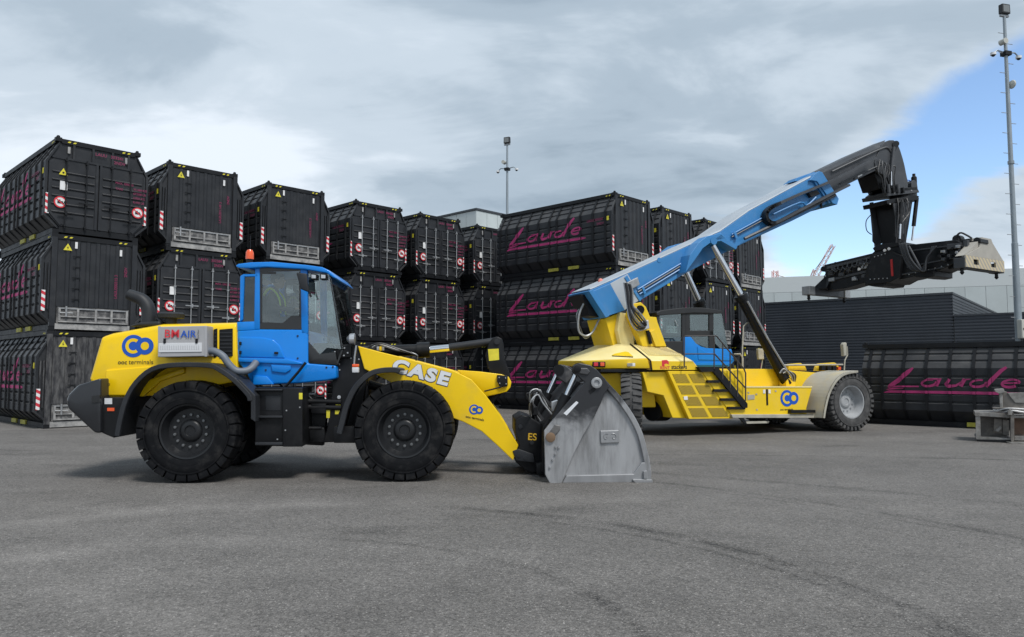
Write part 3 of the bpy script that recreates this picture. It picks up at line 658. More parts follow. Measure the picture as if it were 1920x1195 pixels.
boxm = mat('grey_filter_box', (0.36, 0.36, 0.37), 0.45, 0, 0.08, 3)
boxs = mat('vent_slot_grey', (0.50, 0.51, 0.53), 0.5)
boxl = mat('pale_vent_panel', (0.62, 0.63, 0.65), 0.5)
orange = mat('orange_lens', (0.80, 0.10, 0.02), 0.25, coat=0.5)
amber = mat('amber_lens', (0.75, 0.16, 0.01), 0.25, coat=0.5)
silver = mat('silver_metal', (0.60, 0.61, 0.62), 0.3, 0.8)
bucket_m = mat('bucket_grey', (0.30, 0.305, 0.315), 0.36, 0.35, 0.14, 1.5, (0.12, 0.12, 0.12), 0.45, 1.6, 0.48, 0.78, 0.06, 20, stretch=(2.0, 1, 0.5))
bucket_w = mat('worn_bucket_steel', (0.055, 0.056, 0.06), 0.45, 0.3, 0.3, 2.5, (0.26, 0.25, 0.24), 0.6, 2.2, 0.52, 0.74, 0.06, 25, stretch=(1, 1, 1))
def grimy(name, base, grime, z0, z1):
    m = mat(name, base, 0.36, 0.35, 0.14, 1.5, (0.10, 0.098, 0.095), 0.65, 2.2, 0.47, 0.72, 0.10, 20, stretch=(2.4, 1, 0.4)); nt = m.node_tree; N = nt.nodes; L = nt.links; b = N['Principled BSDF']
    src = b.inputs['Base Color'].links[0].from_socket
    tc = N.new('ShaderNodeTexCoord'); sp_ = N.new('ShaderNodeSeparateXYZ'); L.new(tc.outputs['Object'], sp_.inputs[0])
    n = N.new('ShaderNodeTexNoise'); n.inputs['Scale'].default_value = 2.6; n.inputs['Detail'].default_value = 8; n.inputs['Roughness'].default_value = 0.6; n.inputs['Distortion'].default_value = 0.6; L.new(tc.outputs['Object'], n.inputs['Vector'])
    k = N.new('ShaderNodeMath'); k.operation = 'MULTIPLY_ADD'; k.inputs[1].default_value = 0.9; L.new(n.outputs['Fac'], k.inputs[0]); L.new(sp_.outputs['Z'], k.inputs[2])
    r = N.new('ShaderNodeMapRange'); r.interpolation_type = 'SMOOTHSTEP'; r.inputs['From Min'].default_value = z0 + 0.45; r.inputs['From Max'].default_value = z1 + 0.45; L.new(k.outputs[0], r.inputs['Value'])
    mx = N.new('ShaderNodeMix'); mx.data_type = 'RGBA'; L.new(r.outputs[0], mx.inputs['Factor']); L.new(src, mx.inputs['A']); mx.inputs['B'].default_value = (*grime, 1); L.new(mx.outputs['Result'], b.inputs['Base Color'])
    return m
logo_b = mat('logo_blue', (0.006, 0.085, 0.46), 0.4)
white_l = mat('white_lettering', (0.70, 0.72, 0.75), 0.4)
outline_m = mat('lettering_outline', (0.035, 0.04, 0.06), 0.4)
orange_y = mat('coupler_lettering', (0.70, 0.42, 0.02), 0.5)
seat_m = mat('seat_fabric', (0.025, 0.025, 0.028), 0.85)
cab_grey = mat('cab_trim_grey', (0.10, 0.105, 0.11), 0.6)
glass_clear = glass('cab_glass', (0.93, 0.97, 0.96), 0.05)
glass_front = glass('windscreen_glass', (0.86, 0.92, 0.91), 0.10)
glass_dark = glass('tinted_glass', (0.55, 0.60, 0.60), 0.03)
frit = mat('black_glass_border', (0.018, 0.019, 0.02), 0.2)

LYAW = R(2.4)
LF = Frame((-5.056, 12.94), LYAW)
ld_root = thing('wheel_loader', 'yellow wheel loader with blue cab and grey bucket in the foreground', 'wheel loader', (LF.loc.x, LF.loc.y, 0), LYAW)
def px(mb, pts, y0, y1, fr=None, yref=None):
    fr = fr or LF; return mb.prism(fr.poly(pts, y0 if yref is None else yref), y0, y1)

def make_wheel(root, c, rad, width, rim_r, tyre_mat, rim_mat, nbolt, outer=-1, lugs=26, lug_h=0.035, dish=0.16, yaw=0.0, centre=None, lugw=0.62, bolt_mat=None):
    """outer: sign of y on which the face with the bolts looks; parts: wheel (> tyre, bolt)"""
    piv = Vector(c)
    w2 = width / 2
    def put(o):
        o.location = piv
        if yaw: o.rotation_euler.z = yaw
        return o
    s = outer
    prof = [(-w2 * 0.80 * s, rim_r * 0.5), (-w2 * 0.80 * s, rim_r), (w2 * 0.75 * s, rim_r), (w2 * 0.84 * s, rim_r * 1.02), (w2 * 0.86 * s, rim_r * 0.99), (w2 * 0.84 * s, rim_r * 0.93), (w2 * 0.6 * s, rim_r * 0.88),
            ((w2 * 0.84 - dish) * s, rim_r * 0.80), ((w2 * 0.84 - dish) * s, rim_r * 0.42), ((w2 * 0.84 - dish + 0.03) * s, rim_r * 0.38), ((w2 * 0.84 - dish + 0.05) * s, rim_r * 0.30), ((w2 * 0.84 - dish + 0.05) * s, rim_r * 0.20), ((w2 * 0.84 - dish + 0.03) * s, rim_r * 0.18), ((w2 * 0.84 - dish + 0.03) * s, 0.001)]
    wh = put(MB().lathe(prof, (0, 0, 0), 'y', 48).build('wheel', rim_mat, root, smooth=True))
    t = []
    R0, R1 = rim_r * 1.01, rad - lug_h
    for k in range(19):
        a = k / 18
        # sidewall bulge and nearly flat tread
        ang = math.pi * a; yy = -math.cos(ang)
        yv = math.copysign(abs(yy) ** 0.55, yy) * w2; rr = R0 + (R1 - R0) * (math.sin(ang) ** 0.62 if 0 < a < 1 else 0)
        t.append((yv * 0.93 if a in (0, 1) else yv, rr))
    ty = MB().lathe(t, (0, 0, 0), 'y', 64, False)
    for i in range(lugs):
        for side in (-1, 1):
            th = 2 * math.pi * (i + (0.5 if side > 0 else 0)) / lugs; dt = 2 * math.pi / lugs * lugw * 0.5
            pts = []
            for (yy, r, sk) in ((0.03, rad, 0.0), (w2 * 0.80, rad - 0.006, 0.35), (w2 * 0.98, rad - 0.03, 0.42), (w2 * 1.0, rad - 0.075, 0.42)):
                pts.append((yy, r, sk))
            ringA = []
            for yy, r, sk in pts:
                a0 = th + dt * sk - dt; a1 = th + dt * sk + dt
                ringA.append([(r * math.cos(a0), side * yy, r * math.sin(a0)), (r * math.cos(a1), side * yy, r * math.sin(a1)),
                              ((r - 0.09) * math.cos(a1), side * (yy - 0.02 if yy > w2 * .9 else yy), (r - 0.09) * math.sin(a1)), ((r - 0.09) * math.cos(a0), side * (yy - 0.02 if yy > w2 * .9 else yy), (r - 0.09) * math.sin(a0))])
            ty.loft(ringA)
    # moulded rings on the sidewall
    for rr in (0.25, 0.62):
        r0 = R0 + (R1 - R0) * rr
        yv = s * w2 * (0.965 if rr < .4 else 1.0)
        ty.lathe([(yv - 0.02 * s, r0 - 0.012), (yv + 0.006 * s, r0 - 0.008), (yv + 0.006 * s, r0 + 0.008), (yv - 0.02 * s, r0 + 0.012)], (0, 0, 0), 'y', 64, False)
    tyre = ty.build('tyre', tyre_mat, wh, smooth=True)
    yb = (w2 * 0.84 - dish) * s
    for i in range(nbolt):
        a = 2 * math.pi * (i + 0.5) / nbolt
        MB().lathe([(0, 0.024), (0.028 * s, 0.022), (0.03 * s, 0.001)], (rim_r * 0.58 * math.cos(a), yb, rim_r * 0.58 * math.sin(a)), 'y', 8).build('bolt', bolt_mat or bolt_m, wh)
    return wh
RW_ = 0.79
rear_c = LF.pt(350, 812, -1.30); front_c = LF.pt(757, 811, -1.30)
for cx in (rear_c[0], front_c[0]):
    make_wheel(ld_root, (cx, -1.03, RW_), RW_, 0.60, 0.43, rub, rimm, 14, -1, lugs=26, lug_h=0.018, lugw=0.84, bolt_mat=bolt_dark)
    make_wheel(ld_root, (cx, 1.03, RW_), RW_, 0.60, 0.43, rub, rimm, 14, 1, lugs=26, lug_h=0.018, lugw=0.84, bolt_mat=bolt_dark)
    MB().lathe([(-0.75, 0.16), (-0.4, 0.20), (0.4, 0.20), (0.75, 0.16)], (cx, 0, RW_), 'y', 16).box(cx - 0.28, cx + 0.28, -0.28, 0.28, RW_ - 0.27, RW_ + 0.27).build('axle', blk, ld_root, 0.03)

# engine hood: shell with sloping shoulders
def shell(name, m, side_pts, y, ytop, ztop_pts, root, fr, bevel=0.04):
    pass
hood_side = LF.poly([(164, 712), (187, 630), (205, 624), (300, 607), (442, 604), (446, 715), (300, 742), (192, 745)], -0.86)
zmax = max(p[1] for p in hood_side)
rings = []
for y, sc in ((-0.80, 0.0), (-0.86, 0.0), (-0.86, 0.0)): pass
def hood_ring(y, top_drop, rear_in):
    out = []
    for x, z in hood_side:
        nz = z - top_drop if z > zmax - 0.45 else z
        nx = x + rear_in if x < hood_side[0][0] + 0.45 else x
        out.append((nx, y, nz))
    return out
MB().loft([hood_ring(-0.86, 0.10, 0.06), hood_ring(-0.83, 0.03, 0.02), hood_ring(-0.70, 0.0, 0.0), hood_ring(0.70, 0.0, 0.0), hood_ring(0.83, 0.03, 0.02), hood_ring(0.86, 0.10, 0.06)]).build('hood', yel, ld_root, 0.03, seg=3)
# pressed line on the hood side and lower yellow flare in the wheel arch
px(MB(), [(198, 694), (322, 684), (250, 720), (252, 742), (194, 742)], -0.885, -0.80).build('hood_skirt', yel, ld_root, 0.02, seg=3)
px(MB(), [(252, 742), (270, 715), (345, 690), (345, 700), (300, 715), (268, 744)], -0.93, -0.80).build('arch_lip', yel, ld_root, 0.012, seg=3)
# black intake louvres beside the cab
for x0, x1 in ((400, 407), (411, 436)):
    v = px(MB(), [(x0, 618), (x1, 616), (x1, 668), (x0, 672)], -0.875, -0.80).build('intake_grille', blk, ld_root, 0.008)
    for k in range(7):
        yy = 623 + k * 7
        px(MB(), [(x0 + 1.5, yy), (x1 - 1.5, yy - 0.3), (x1 - 1.5, yy + 2.2), (x0 + 1.5, yy + 2.5)], -0.885, -0.86).build('louvre', plas, v)
# exhaust and pre-cleaner
ex = [LF.p3(278, 612, -0.3), LF.p3(279, 590, -0.3), LF.p3(276, 574, -0.3), LF.p3(266, 562, -0.3), LF.p3(252, 556, -0.3), LF.p3(241, 552, -0.3)]
MB().tube(ex, 0.125, 14, 0.09, smooth=4).build('exhaust_pipe', plas, ld_root, smooth=True)
px(MB(), [(240, 612), (262, 604), (300, 602), (300, 612)], -0.55, 0.0).build('exhaust_base', plas, ld_root, 0.03)
c0 = LF.p3(320, 603, -0.35)
MB().lathe([(-0.05, 0.10), (0.05, 0.10), (0.055, 0.21), (0.12, 0.22), (0.15, 0.19), (0.16, 0.001)], c0, 'z', 24).build('air_precleaner', plas, ld_root, smooth=True)
# counterweight
cw = LF.poly([(107, 752), (111, 741), (130, 722), (190, 709), (190, 812), (178, 812), (110, 766)], -1.12)
rb = min(p[0] for p in cw)
MB().loft([[(x + (0.16 if x < rb + 0.5 else 0.0), y, z) for x, z in cw] if abs(y) > 1.0 else [(x, y, z) for x, z in cw] for y in (-1.14, -0.85, 0.85, 1.14)]).build('counterweight', cwm, ld_root, 0.035, seg=3)
px(MB(), [(190, 745), (256, 745), (244, 770), (214, 822), (190, 812)], -1.06, 1.06).build('rear_frame', blk, ld_root, 0.02)
px(MB(), [(172, 743), (187, 741), (187, 754), (172, 756)], -1.155, -1.10).build('rear_lamp_pocket', frit, ld_root)
px(MB(), [(196, 747), (210, 747), (210, 758), (196, 758)], -1.068, -1.05).build('data_plate', boxl, ld_root)
px(MB(), [(201, 765), (214, 765), (214, 771), (201, 771)], -1.075, -1.05).build('side_marker', orange, ld_root)
# rear fender
fpath = smooth2(LF.poly([(216, 818), (221, 790), (232, 750), (252, 715), (285, 688), (330, 680), (392, 681), (412, 688), (440, 707), (470, 738), (474, 752)], -1.34), 3)
MB().strip(fpath, -1.34, -0.78, 0.035).build('rear_fender', plas, ld_root)
lip = [(a, b) for a, b in fpath]
MB().strip(lip, -1.375, -1.30, 0.075).build('fender_lip', plas, ld_root, 0.012)
px(MB(), [(437, 712), (450, 712), (479, 742), (479, 792), (470, 786), (470, 748)], -1.36, -0.9).build('fender_tail', plas, ld_root, 0.012)
for s in (1,):
    fp2 = [(a, b) for a, b in fpath]; MB().strip(fp2, 0.78, 1.34, 0.035).build('rear_fender', plas, ld_root)
# filter box with lettering
bx = px(MB(), [(296, 613), (387, 611), (388, 668), (296, 670)], -1.16, -0.84).build('filter_box', boxm, ld_root, 0.01)
px(MB(), [(297, 644), (378, 643), (378, 660), (297, 661)], -1.172, -1.15).build('vent_panel', boxl, bx, 0.004)
for k in range(18):
    x0 = 300 + k * 4.2; px(MB(), [(x0, 648), (x0 + 2, 648), (x0 + 2, 656), (x0, 656)], -1.175, -1.165).build('vent_slot', boxs, bx)
for x0 in (306, 366):
    px(MB(), [(x0, 635), (x0 + 4, 635), (x0 + 4, 644), (x0, 644)], -1.185, -1.15).build('latch', blk, bx, 0.005)
for x0 in (296, 383):
    px(MB(), [(x0, 612), (x0 + 5, 612), (x0 + 5, 669), (x0, 669)], -1.166, -1.15).build('box_trim', boxm, bx, 0.004)
def decal(fr, root, s, pa, pb, y, m, bold=0.0, italic=0.0, squash=1.0, kind=True, name='lettering', lift=0.0, space=1.0):
    """lettering from survey point pa (left end of baseline) to pb (right end) in the plane y"""
    vs, fs, w, hh = text_mesh(s, bold, italic, 0.0, space)
    A = Vector(fr.pt(*pa, y)); B = Vector(fr.pt(*pb, y)); d = B - A; sc = d.length / w; d.normalize(); up = Vector((-d.y, d.x))
    o = MB().add([(A.x + d.x * vx * sc + up.x * vy * sc * squash, y - lift, A.y + d.y * vx * sc + up.y * vy * sc * squash) for vx, vy, _ in vs], fs).build(name, m, root)
    if kind: o['kind'] = 'stuff'
    return o
decal(LF, bx, 'BM', (309, 633), (335.5, 633), -1.178, red_p, 0.008, squash=1.0)
decal(LF, bx, 'AIR', (338, 633), (368, 633), -1.178, logo_b, 0.008, squash=1.0)
decal(LF, bx, 'total filter', (373, 636), (373, 618), -1.178, black_p, 0.0, squash=1.0)
def logo(fr, root, pc, prx, y, bg, ang=0.0):
    """two merged blue discs with a C and an o cut in the ground colour"""
    C = fr.pt(*pc, y); E = fr.pt(pc[0] + prx, pc[1], y); r = math.hypot(E[0] - C[0], E[1] - C[1])
    ca, sa = math.cos(ang), math.sin(ang)
    def disc(dx, dz, rr, lift, m, name, par, n=28):
        x = C[0] + (dx * ca - dz * sa) * r; z = C[1] + (dx * sa + dz * ca) * r
        return MB().lathe([(-lift, rr * r), (-lift - 0.002, rr * r), (-lift - 0.002, 0.001)], (x, y, z), 'y', n).build(name, m, par)
    a = disc(0, 0, 1.0, 0.001, logo_b, 'company_logo', root); disc(1.02, 0.0, 0.76, 0.002, logo_b, 'logo_disc', a); disc(1.02, 0, 0.36, 0.0055, bg, 'logo_dot', a)
    mb = MB(); pts = [(math.cos(R(t)), math.sin(R(t))) for t in range(52, 309, 16)]
    outl = [(C[0] + (0.68 * (p * ca - q * sa)) * r, C[1] + (0.68 * (p * sa + q * ca)) * r) for p, q in pts]; inn = [(C[0] + (0.40 * (p * ca - q * sa)) * r, C[1] + (0.40 * (p * sa + q * ca)) * r) for p, q in pts]
    for i in range(len(pts) - 1):
        mb.add([(outl[i][0], y - 0.0055, outl[i][1]), (outl[i + 1][0], y - 0.0055, outl[i + 1][1]), (inn[i + 1][0], y - 0.0055, inn[i + 1][1]), (inn[i][0], y - 0.0055, inn[i][1])], [(0, 1, 2, 3)])
    mb.build('logo_letter', bg, a); return a
logo(LF, ld_root, (250, 649), 21.5, -0.863, yel)
decal(LF, ld_root, 'ooc', (221, 683), (238, 683), -0.866, black_p, 0.012)
decal(LF, ld_root, 'terminals', (241, 683), (287, 683), -0.866, black_p, 0.0)
decal(LF, ld_root, '921G', (192, 723), (206, 723), -0.89, black_p, 0.02)
# duct hose from the filter box to the cab
hp = [LF.p3(a, b, y) for a, b, y in ((388, 658, -1.05), (402, 659, -1.06), (418, 668, -1.08), (428, 682, -1.08), (442, 695, -1.06), (460, 696, -1.02), (472, 690, -0.96), (480, 680, -0.86))]
MB().tube(hp, 0.058, 12, smooth=5).build('duct_hose', duct, ld_root, smooth=True)

# ---- cab
YC = -0.80
def cabp(name, pts, m, y0=YC, y1=None, bevel=0.012, parent=ld_root, seg=3):
    return px(MB(), pts, y0, y0 + 0.09 if y1 is None else y1).build(name, m, parent, bevel, seg=seg)
cab = cabp('cab_body', [(444, 620), (486, 617), (570, 618), (577, 624), (577, 682), (630, 686), (631, 710), (612, 714), (562, 719), (472, 722), (462, 700), (443, 676)], blu, YC, -YC, 0.03)
roof_pts = LF.poly([(441, 499), (446, 495), (470, 492), (510, 491), (575, 497), (604, 501), (617, 507), (630, 521), (626, 522), (612, 512), (570, 505), (500, 501), (470, 503), (448, 503)], -0.86)
MB().prism(roof_pts, -0.86, 0.86).build('cab_roof', blu, ld_root, 0.02, seg=3)
for sgn in (1, -1):
    def cp(name, pts, m, d0=0.0, d1=0.10, bev=0.012, par=ld_root):
        y0 = YC + d0; y1 = YC + d1
        mb = MB(); P = LF.poly(pts, YC)
        mb.prism(P, y0, y1) if sgn > 0 else mb.prism(P, -y1, -y0); return mb.build(name, m, par, bev, seg=3)
    cp('cab_pillar', [(450, 518), (456, 514), (484, 514), (484, 519), (458, 519), (455, 600), (449, 604)], blu)
    cp('cab_pillar', [(478, 500), (487, 499), (487, 618), (476, 618)], blu)
    cp('cab_sill', [(444, 604), (478, 603), (478, 619), (444, 621)], blu)
    cp('cab_pillar', [(563, 502), (576, 503), (577, 626), (565, 626)], blu)
    cp('rear_side_window', [(457, 519), (477, 517), (477, 604), (454, 604)], glass_dark, 0.03, 0.038, 0)
    dr = cp('door_window', [(487, 500), (564, 503), (565, 618), (487, 617)], glass_clear, 0.012, 0.02, 0)
    for P_ in ([(487, 500), (564, 503), (564, 508), (487, 510)], [(487, 509), (491, 509), (491, 606), (487, 606)], [(487, 604), (530, 606), (546, 592), (565, 592), (565, 618), (487, 617)], [(560.5, 509), (564, 509), (565, 594), (561, 594)], [(491, 509.5), (517, 510), (517, 514), (491, 514)]):
        cp('window_border', P_, frit, 0.006, 0.011, 0, dr)
    cp('front_side_window', [(577, 512), (616, 514), (640, 655), (612, 652), (598, 665), (577, 640)], glass_front, 0.05, 0.058, 0)
    cp('cab_lower_glass', [(577, 640), (598, 664), (628, 660), (632, 684), (577, 682)], frit, 0.04, 0.06, 0.004)
    cp('front_pillar', [(616, 513), (619, 513), (643, 655), (639, 657)], frit, 0.02, 0.10, 0.01)
wsx0, wsz0 = LF.pt(619, 513, YC); wsx1, wsz1 = LF.pt(643, 655, YC); wsx2, wsz2 = LF.pt(632, 684, YC)
MB().loft([[(wsx0, y, wsz0), (wsx1, y, wsz1), (wsx1 - 0.01, y, wsz1), (wsx0 - 0.01, y, wsz0)] for y in (-0.78, 0.78)]).build('windscreen', glass_clear, ld_root)
MB().loft([[(wsx1, y, wsz1), (wsx2, y, wsz2), (wsx2 - 0.03, y, wsz2), (wsx1 - 0.03, y, wsz1)] for y in (-0.76, 0.76)]).build('cab_front_panel', frit, ld_root)
wp0 = Vector((wsx0 + 0.03, 0.2, wsz0 + 0.0)).lerp(Vector((wsx1 + 0.03, 0.2, wsz1)), 0.95)
MB().cyl(tuple(wp0), tuple(Vector((wsx0 + 0.03, -0.15, wsz0)).lerp(Vector((wsx1 + 0.03, -0.15, wsz1)), 0.3)), 0.012, n=6).build('wiper', blk, ld_root)
rx0, rz0 = LF.pt(452, 518, YC); rx1, rz1 = LF.pt(452, 604, YC)
MB().box(rx0 + 0.01, rx0 + 0.02, -0.72, 0.72, rz1, rz0).build('rear_window', glass_dark, ld_root)
# lower door panel swage, step and hinges
cabp('door_swage', [(447, 632), (490, 633), (512, 637), (524, 648), (534, 672), (450, 670)], blu, YC - 0.022, YC + 0.01, 0.02)
cabp('door_ledge', [(447, 671), (536, 673), (566, 680), (566, 684), (447, 679)], blu, YC - 0.04, YC + 0.01, 0.012)
cabp('skirt_panel', [(508, 684), (545, 686), (545, 694), (535, 700), (510, 697)], blu, YC - 0.03, YC + 0.01, 0.01)
cabp('skirt_panel', [(474, 704), (500, 706), (513, 721), (474, 722)], blu, YC - 0.03, YC + 0.01, 0.01)
for a, b in ((450, 644), (450, 661)): cabp('door_hinge', [(a - 2, b - 3), (a + 2, b - 3), (a + 2, b + 3), (a - 2, b + 3)], blk, YC - 0.05, YC, 0.006)
cabp('door_handle', [(514, 660), (521, 660), (521, 664), (514, 664)], blk, YC - 0.05, YC, 0.004)
for a, b in ((558, 630), (558, 672), (498, 694), (612, 689), (624, 688)): cabp('cab_bolt', [(a - 1.5, b - 1.5), (a + 1.5, b - 1.5), (a + 1.5, b + 1.5), (a - 1.5, b + 1.5)], frit, YC - 0.012, YC, 0.002)
MB().tube([LF.p3(a, b, -0.93) for a, b in ((530, 730), (540, 720), (560, 697), (573, 680))], 0.022, 8).build('grab_rail', blk, ld_root)
# mirror, work lights, beacon, antenna
MB().tube([LF.p3(a, b, -1.0) for a, b in ((566, 514), (574, 530), (583, 557))], 0.018, 6).build('mirror_arm', blk, ld_root)
cabp('mirror', [(555, 511), (575, 513), (578, 548), (563, 542)], plas, -1.04, -0.98, 0.02)
for a in (588, 606):
    w = cabp('work_light', [(a - 6, 513), (a + 6, 514), (a + 6, 524), (a - 6, 524)], blk, -0.84, -0.70, 0.01)
    cabp('lamp_glass', [(a - 4, 515), (a + 4, 516), (a + 4, 522), (a - 4, 522)], silver, -0.85, -0.842, 0, w)
bc = LF.p3(468, 493, -0.45)
MB().cyl((bc[0], bc[1], bc[2] - 0.02), (bc[0], bc[1], bc[2] + 0.07), 0.05, n=10).build('beacon_base', blk, ld_root)
MB().lathe([(0.06, 0.068), (0.10, 0.068), (0.17, 0.064), (0.215, 0.045), (0.23, 0.001)], bc, 'z', 20).build('beacon', orange, ld_root, smooth=True)
MB().cyl((bc[0] - 0.02, bc[1] + 0.1, bc[2]), (bc[0] - 0.03, bc[1] + 0.1, bc[2] + 0.48), 0.008, n=5).build('antenna', blk, ld_root)
# interior
fx, fz = LF.pt(478, 680, YC); gx, gz = LF.pt(620, 640, YC)
sx, sz = LF.pt(497, 618, 0)
MB().box(sx - 0.02, sx + 0.48, -0.26, 0.26, sz - 0.12, sz + 0.03).build('seat_cushion', seat_m, ld_root, 0.04, seg=3)
MB().loft([[(sx - 0.10 + 0.0, y, sz), (sx + 0.04, y, sz), (sx - 0.06, y, sz + 0.72), (sx - 0.18, y, sz + 0.72)] for y in (-0.24, 0.24)]).build('seat_back', seat_m, ld_root, 0.04, seg=3)
MB().box(sx, sx + 0.4, -0.18, 0.18, sz - 0.5, sz - 0.12).build('seat_base', blk, ld_root)
scx, scz = LF.pt(556, 612, 0)
MB().loft([[(scx + 0.16, y, scz - 0.55), (scx + 0.30, y, scz - 0.55), (scx + 0.02, y, scz + 0.12), (scx - 0.06, y, scz + 0.08)] for y in (-0.09, 0.09)]).build('steering_column', cab_grey, ld_root, 0.02)
tor = [(scx - 0.02 + 0.18 * math.sin(t) * 0.35, 0.19 * math.cos(t), scz + 0.14 + 0.18 * math.sin(t) * 0.9) for t in [2 * math.pi * k / 20 for k in range(21)]]
MB().tube(tor, 0.016, 6).build('steering_wheel', blk, ld_root)
MB().box(sx + 0.05, sx + 0.5, 0.34, 0.60, sz - 0.1, sz + 0.25).build('control_console', cab_grey, ld_root, 0.03)
MB().box(gx - 0.35, gx - 0.05, -0.5, 0.5, gz - 0.25, gz - 0.02).build('dashboard', cab_grey, ld_root, 0.03)

# ---- mid chassis: ladder box, articulation and front frame
cabp('ladder_box', [(478, 727), (566, 727), (566, 838), (478, 836)], blk, -1.12, -0.40, 0.012)
cabp('ladder_panel', [(530, 728), (567, 728), (567, 838), (530, 838)], blk, -1.17, -1.12, 0.01)
for (b, t) in ((730, 3), (780, 4), (830, 5)): cabp('step', [(478, b), (529, b), (529, b + t), (478, b + t)], plas, -1.20, -0.95, 0.006)
cabp('battery_recess', [(498, 742), (526, 742), (526, 770), (498, 770)], plas, -1.126, -1.11, 0.004)
for a, b in ((537, 770), (535, 807), (562, 764), (520, 824)): cabp('panel_bolt', [(a - 1.2, b - 1.2), (a + 1.2, b - 1.2), (a + 1.2, b + 1.2), (a - 1.2, b + 1.2)], bolt_m, -1.18, -1.165, 0)
cabp('warning_label', [(560.5, 737), (567, 737), (567, 749), (560.5, 749)], yellow_tag, -1.175, -1.168, 0)
cabp('centre_frame', [(478, 742), (606, 745), (614, 770), (606, 836), (478, 830)], blk, -0.42, -0.30, 0.015)
cabp('centre_frame', [(478, 742), (600, 745), (612, 770), (580, 800), (478, 800)], blk, 0.25, 0.40, 0.015)
for z_, a0, a1 in ((752, 560, 640), (763, 560, 640)):
    MB().cyl(LF.p3(a0, z_, -0.62), LF.p3(a1, z_ + 2, -0.62), 0.045, n=10).build('steering_cylinder', blk, ld_root, smooth=True)
MB().cyl(LF.p3(570, 739, -0.60), LF.p3(592, 739, -0.60), 0.02, n=8).build('steering_rod', galv, ld_root, smooth=True)
cabp('hydraulic_block', [(583, 757), (611, 757), (611, 776), (583, 776)], blk, -0.66, -0.5, 0.01)
cabp('articulation_pin', [(576, 800), (608, 802), (612, 830), (574, 832)], blk, -0.55, 0.55, 0.02)
MB().cyl(LF.p3(580, 803, -0.70), LF.p3(603, 803, -0.70), 0.028, n=8).build('lock_bar', blk, ld_root)
for k in range(6):
    q0 = (572 + k * 4, 730 + k * 2); y_ = -0.62 + 0.03 * k
    MB().tube([LF.p3(q0[0], q0[1], y_), LF.p3(q0[0] + 10, q0[1] + 16 + 3 * k, y_), LF.p3(q0[0] + 26, q0[1] + 24, y_), LF.p3(640, 752 + 4 * k, y_)], 0.014, 6, smooth=4).build('hydraulic_hose', hosem, ld_root)
cabp('front_frame', [(627, 648), (662, 645), (690, 652), (692, 680), (684, 735), (672, 828), (606, 830), (614, 800), (622, 742)], blk, -0.62, -0.50, 0.015)
cabp('front_frame', [(627, 648), (662, 645), (690, 652), (692, 680), (684, 735), (672, 828), (606, 830), (614, 800), (622, 742)], blk, 0.50, 0.62, 0.015)
cabp('frame_crossmember', [(640, 700), (690, 690), (690, 800), (640, 800)], blk, -0.5, 0.5, 0.015)
cabp('valve_bracket', [(626, 648), (658, 648), (658, 670), (630, 672)], blk, -0.72, -0.62, 0.01)
for a, b in ((628, 650), (628, 660), (646, 653), (652, 662), (645, 667), (636, 683), (637, 694), (658, 672), (673, 674)): MB().lathe([(0, 0.014), (-0.012, 0.014), (-0.014, 0.001)], LF.p3(a, b, -0.725 if b < 670 else -0.62), 'y', 8).build('frame_bolt', bolt_m, ld_root)
MB().lathe([(0, 0.03), (-0.02, 0.03), (-0.021, 0.001)], LF.p3(636, 745, -0.63), 'y', 10).build('grease_cap', silver, ld_root)
cabp('warning_label', [(629, 757), (639, 756), (637, 770), (634, 777), (628, 777)], yellow_tag, -0.635, -0.622, 0)
cabp('warning_label', [(612, 766), (619, 766), (618, 784), (612, 784)], yellow_tag, -0.635, -0.62, 0)
# front fender: swept arc with thick lip
ffp = smooth2(LF.poly([(631, 813), (637, 790), (646, 757), (664, 722), (690, 698), (715, 690), (742, 689), (752, 692)], -1.32), 4)
MB().strip(ffp, -1.32, -0.70, 0.03).build('front_fender', plas, ld_root)
MB().strip(ffp, -1.36, -1.27, 0.085).build('fender_lip', plas, ld_root, 0.015)
MB().strip(ffp, 0.70, 1.32, 0.03).build('front_fender', plas, ld_root)
cabp('fender_bracket', [(626, 800), (672, 800), (672, 831), (626, 831)], blk, -1.10, -0.6, 0.01)
# indicator on its stalk, headlamp
MB().tube([LF.p3(668, 648, -0.95), LF.p3(665, 670, -0.95), LF.p3(664, 684, -0.95)], 0.014, 6).build('indicator_stalk', bolt_m, ld_root)
il = cabp('indicator_lamp', [(660, 689), (672, 689), (672, 699), (660, 699)], boxl, -1.0, -0.90, 0.008)
cabp('indicator_lens', [(660, 683), (672, 683), (672, 688.5), (660, 688.5)], orange, -1.0, -0.90, 0.008, il)
MB().lathe([(-0.10, 0.03), (-0.05, 0.09), (0.03, 0.095), (0.05, 0.001)], LF.p3(662, 636, -0.75), 'x', 16).build('headlamp', silver, ld_root, smooth=True)
MB().cyl(LF.p3(668, 632, -0.8), LF.p3(668, 655, -0.8), 0.012, n=6).build('lamp_stay', blk, ld_root)

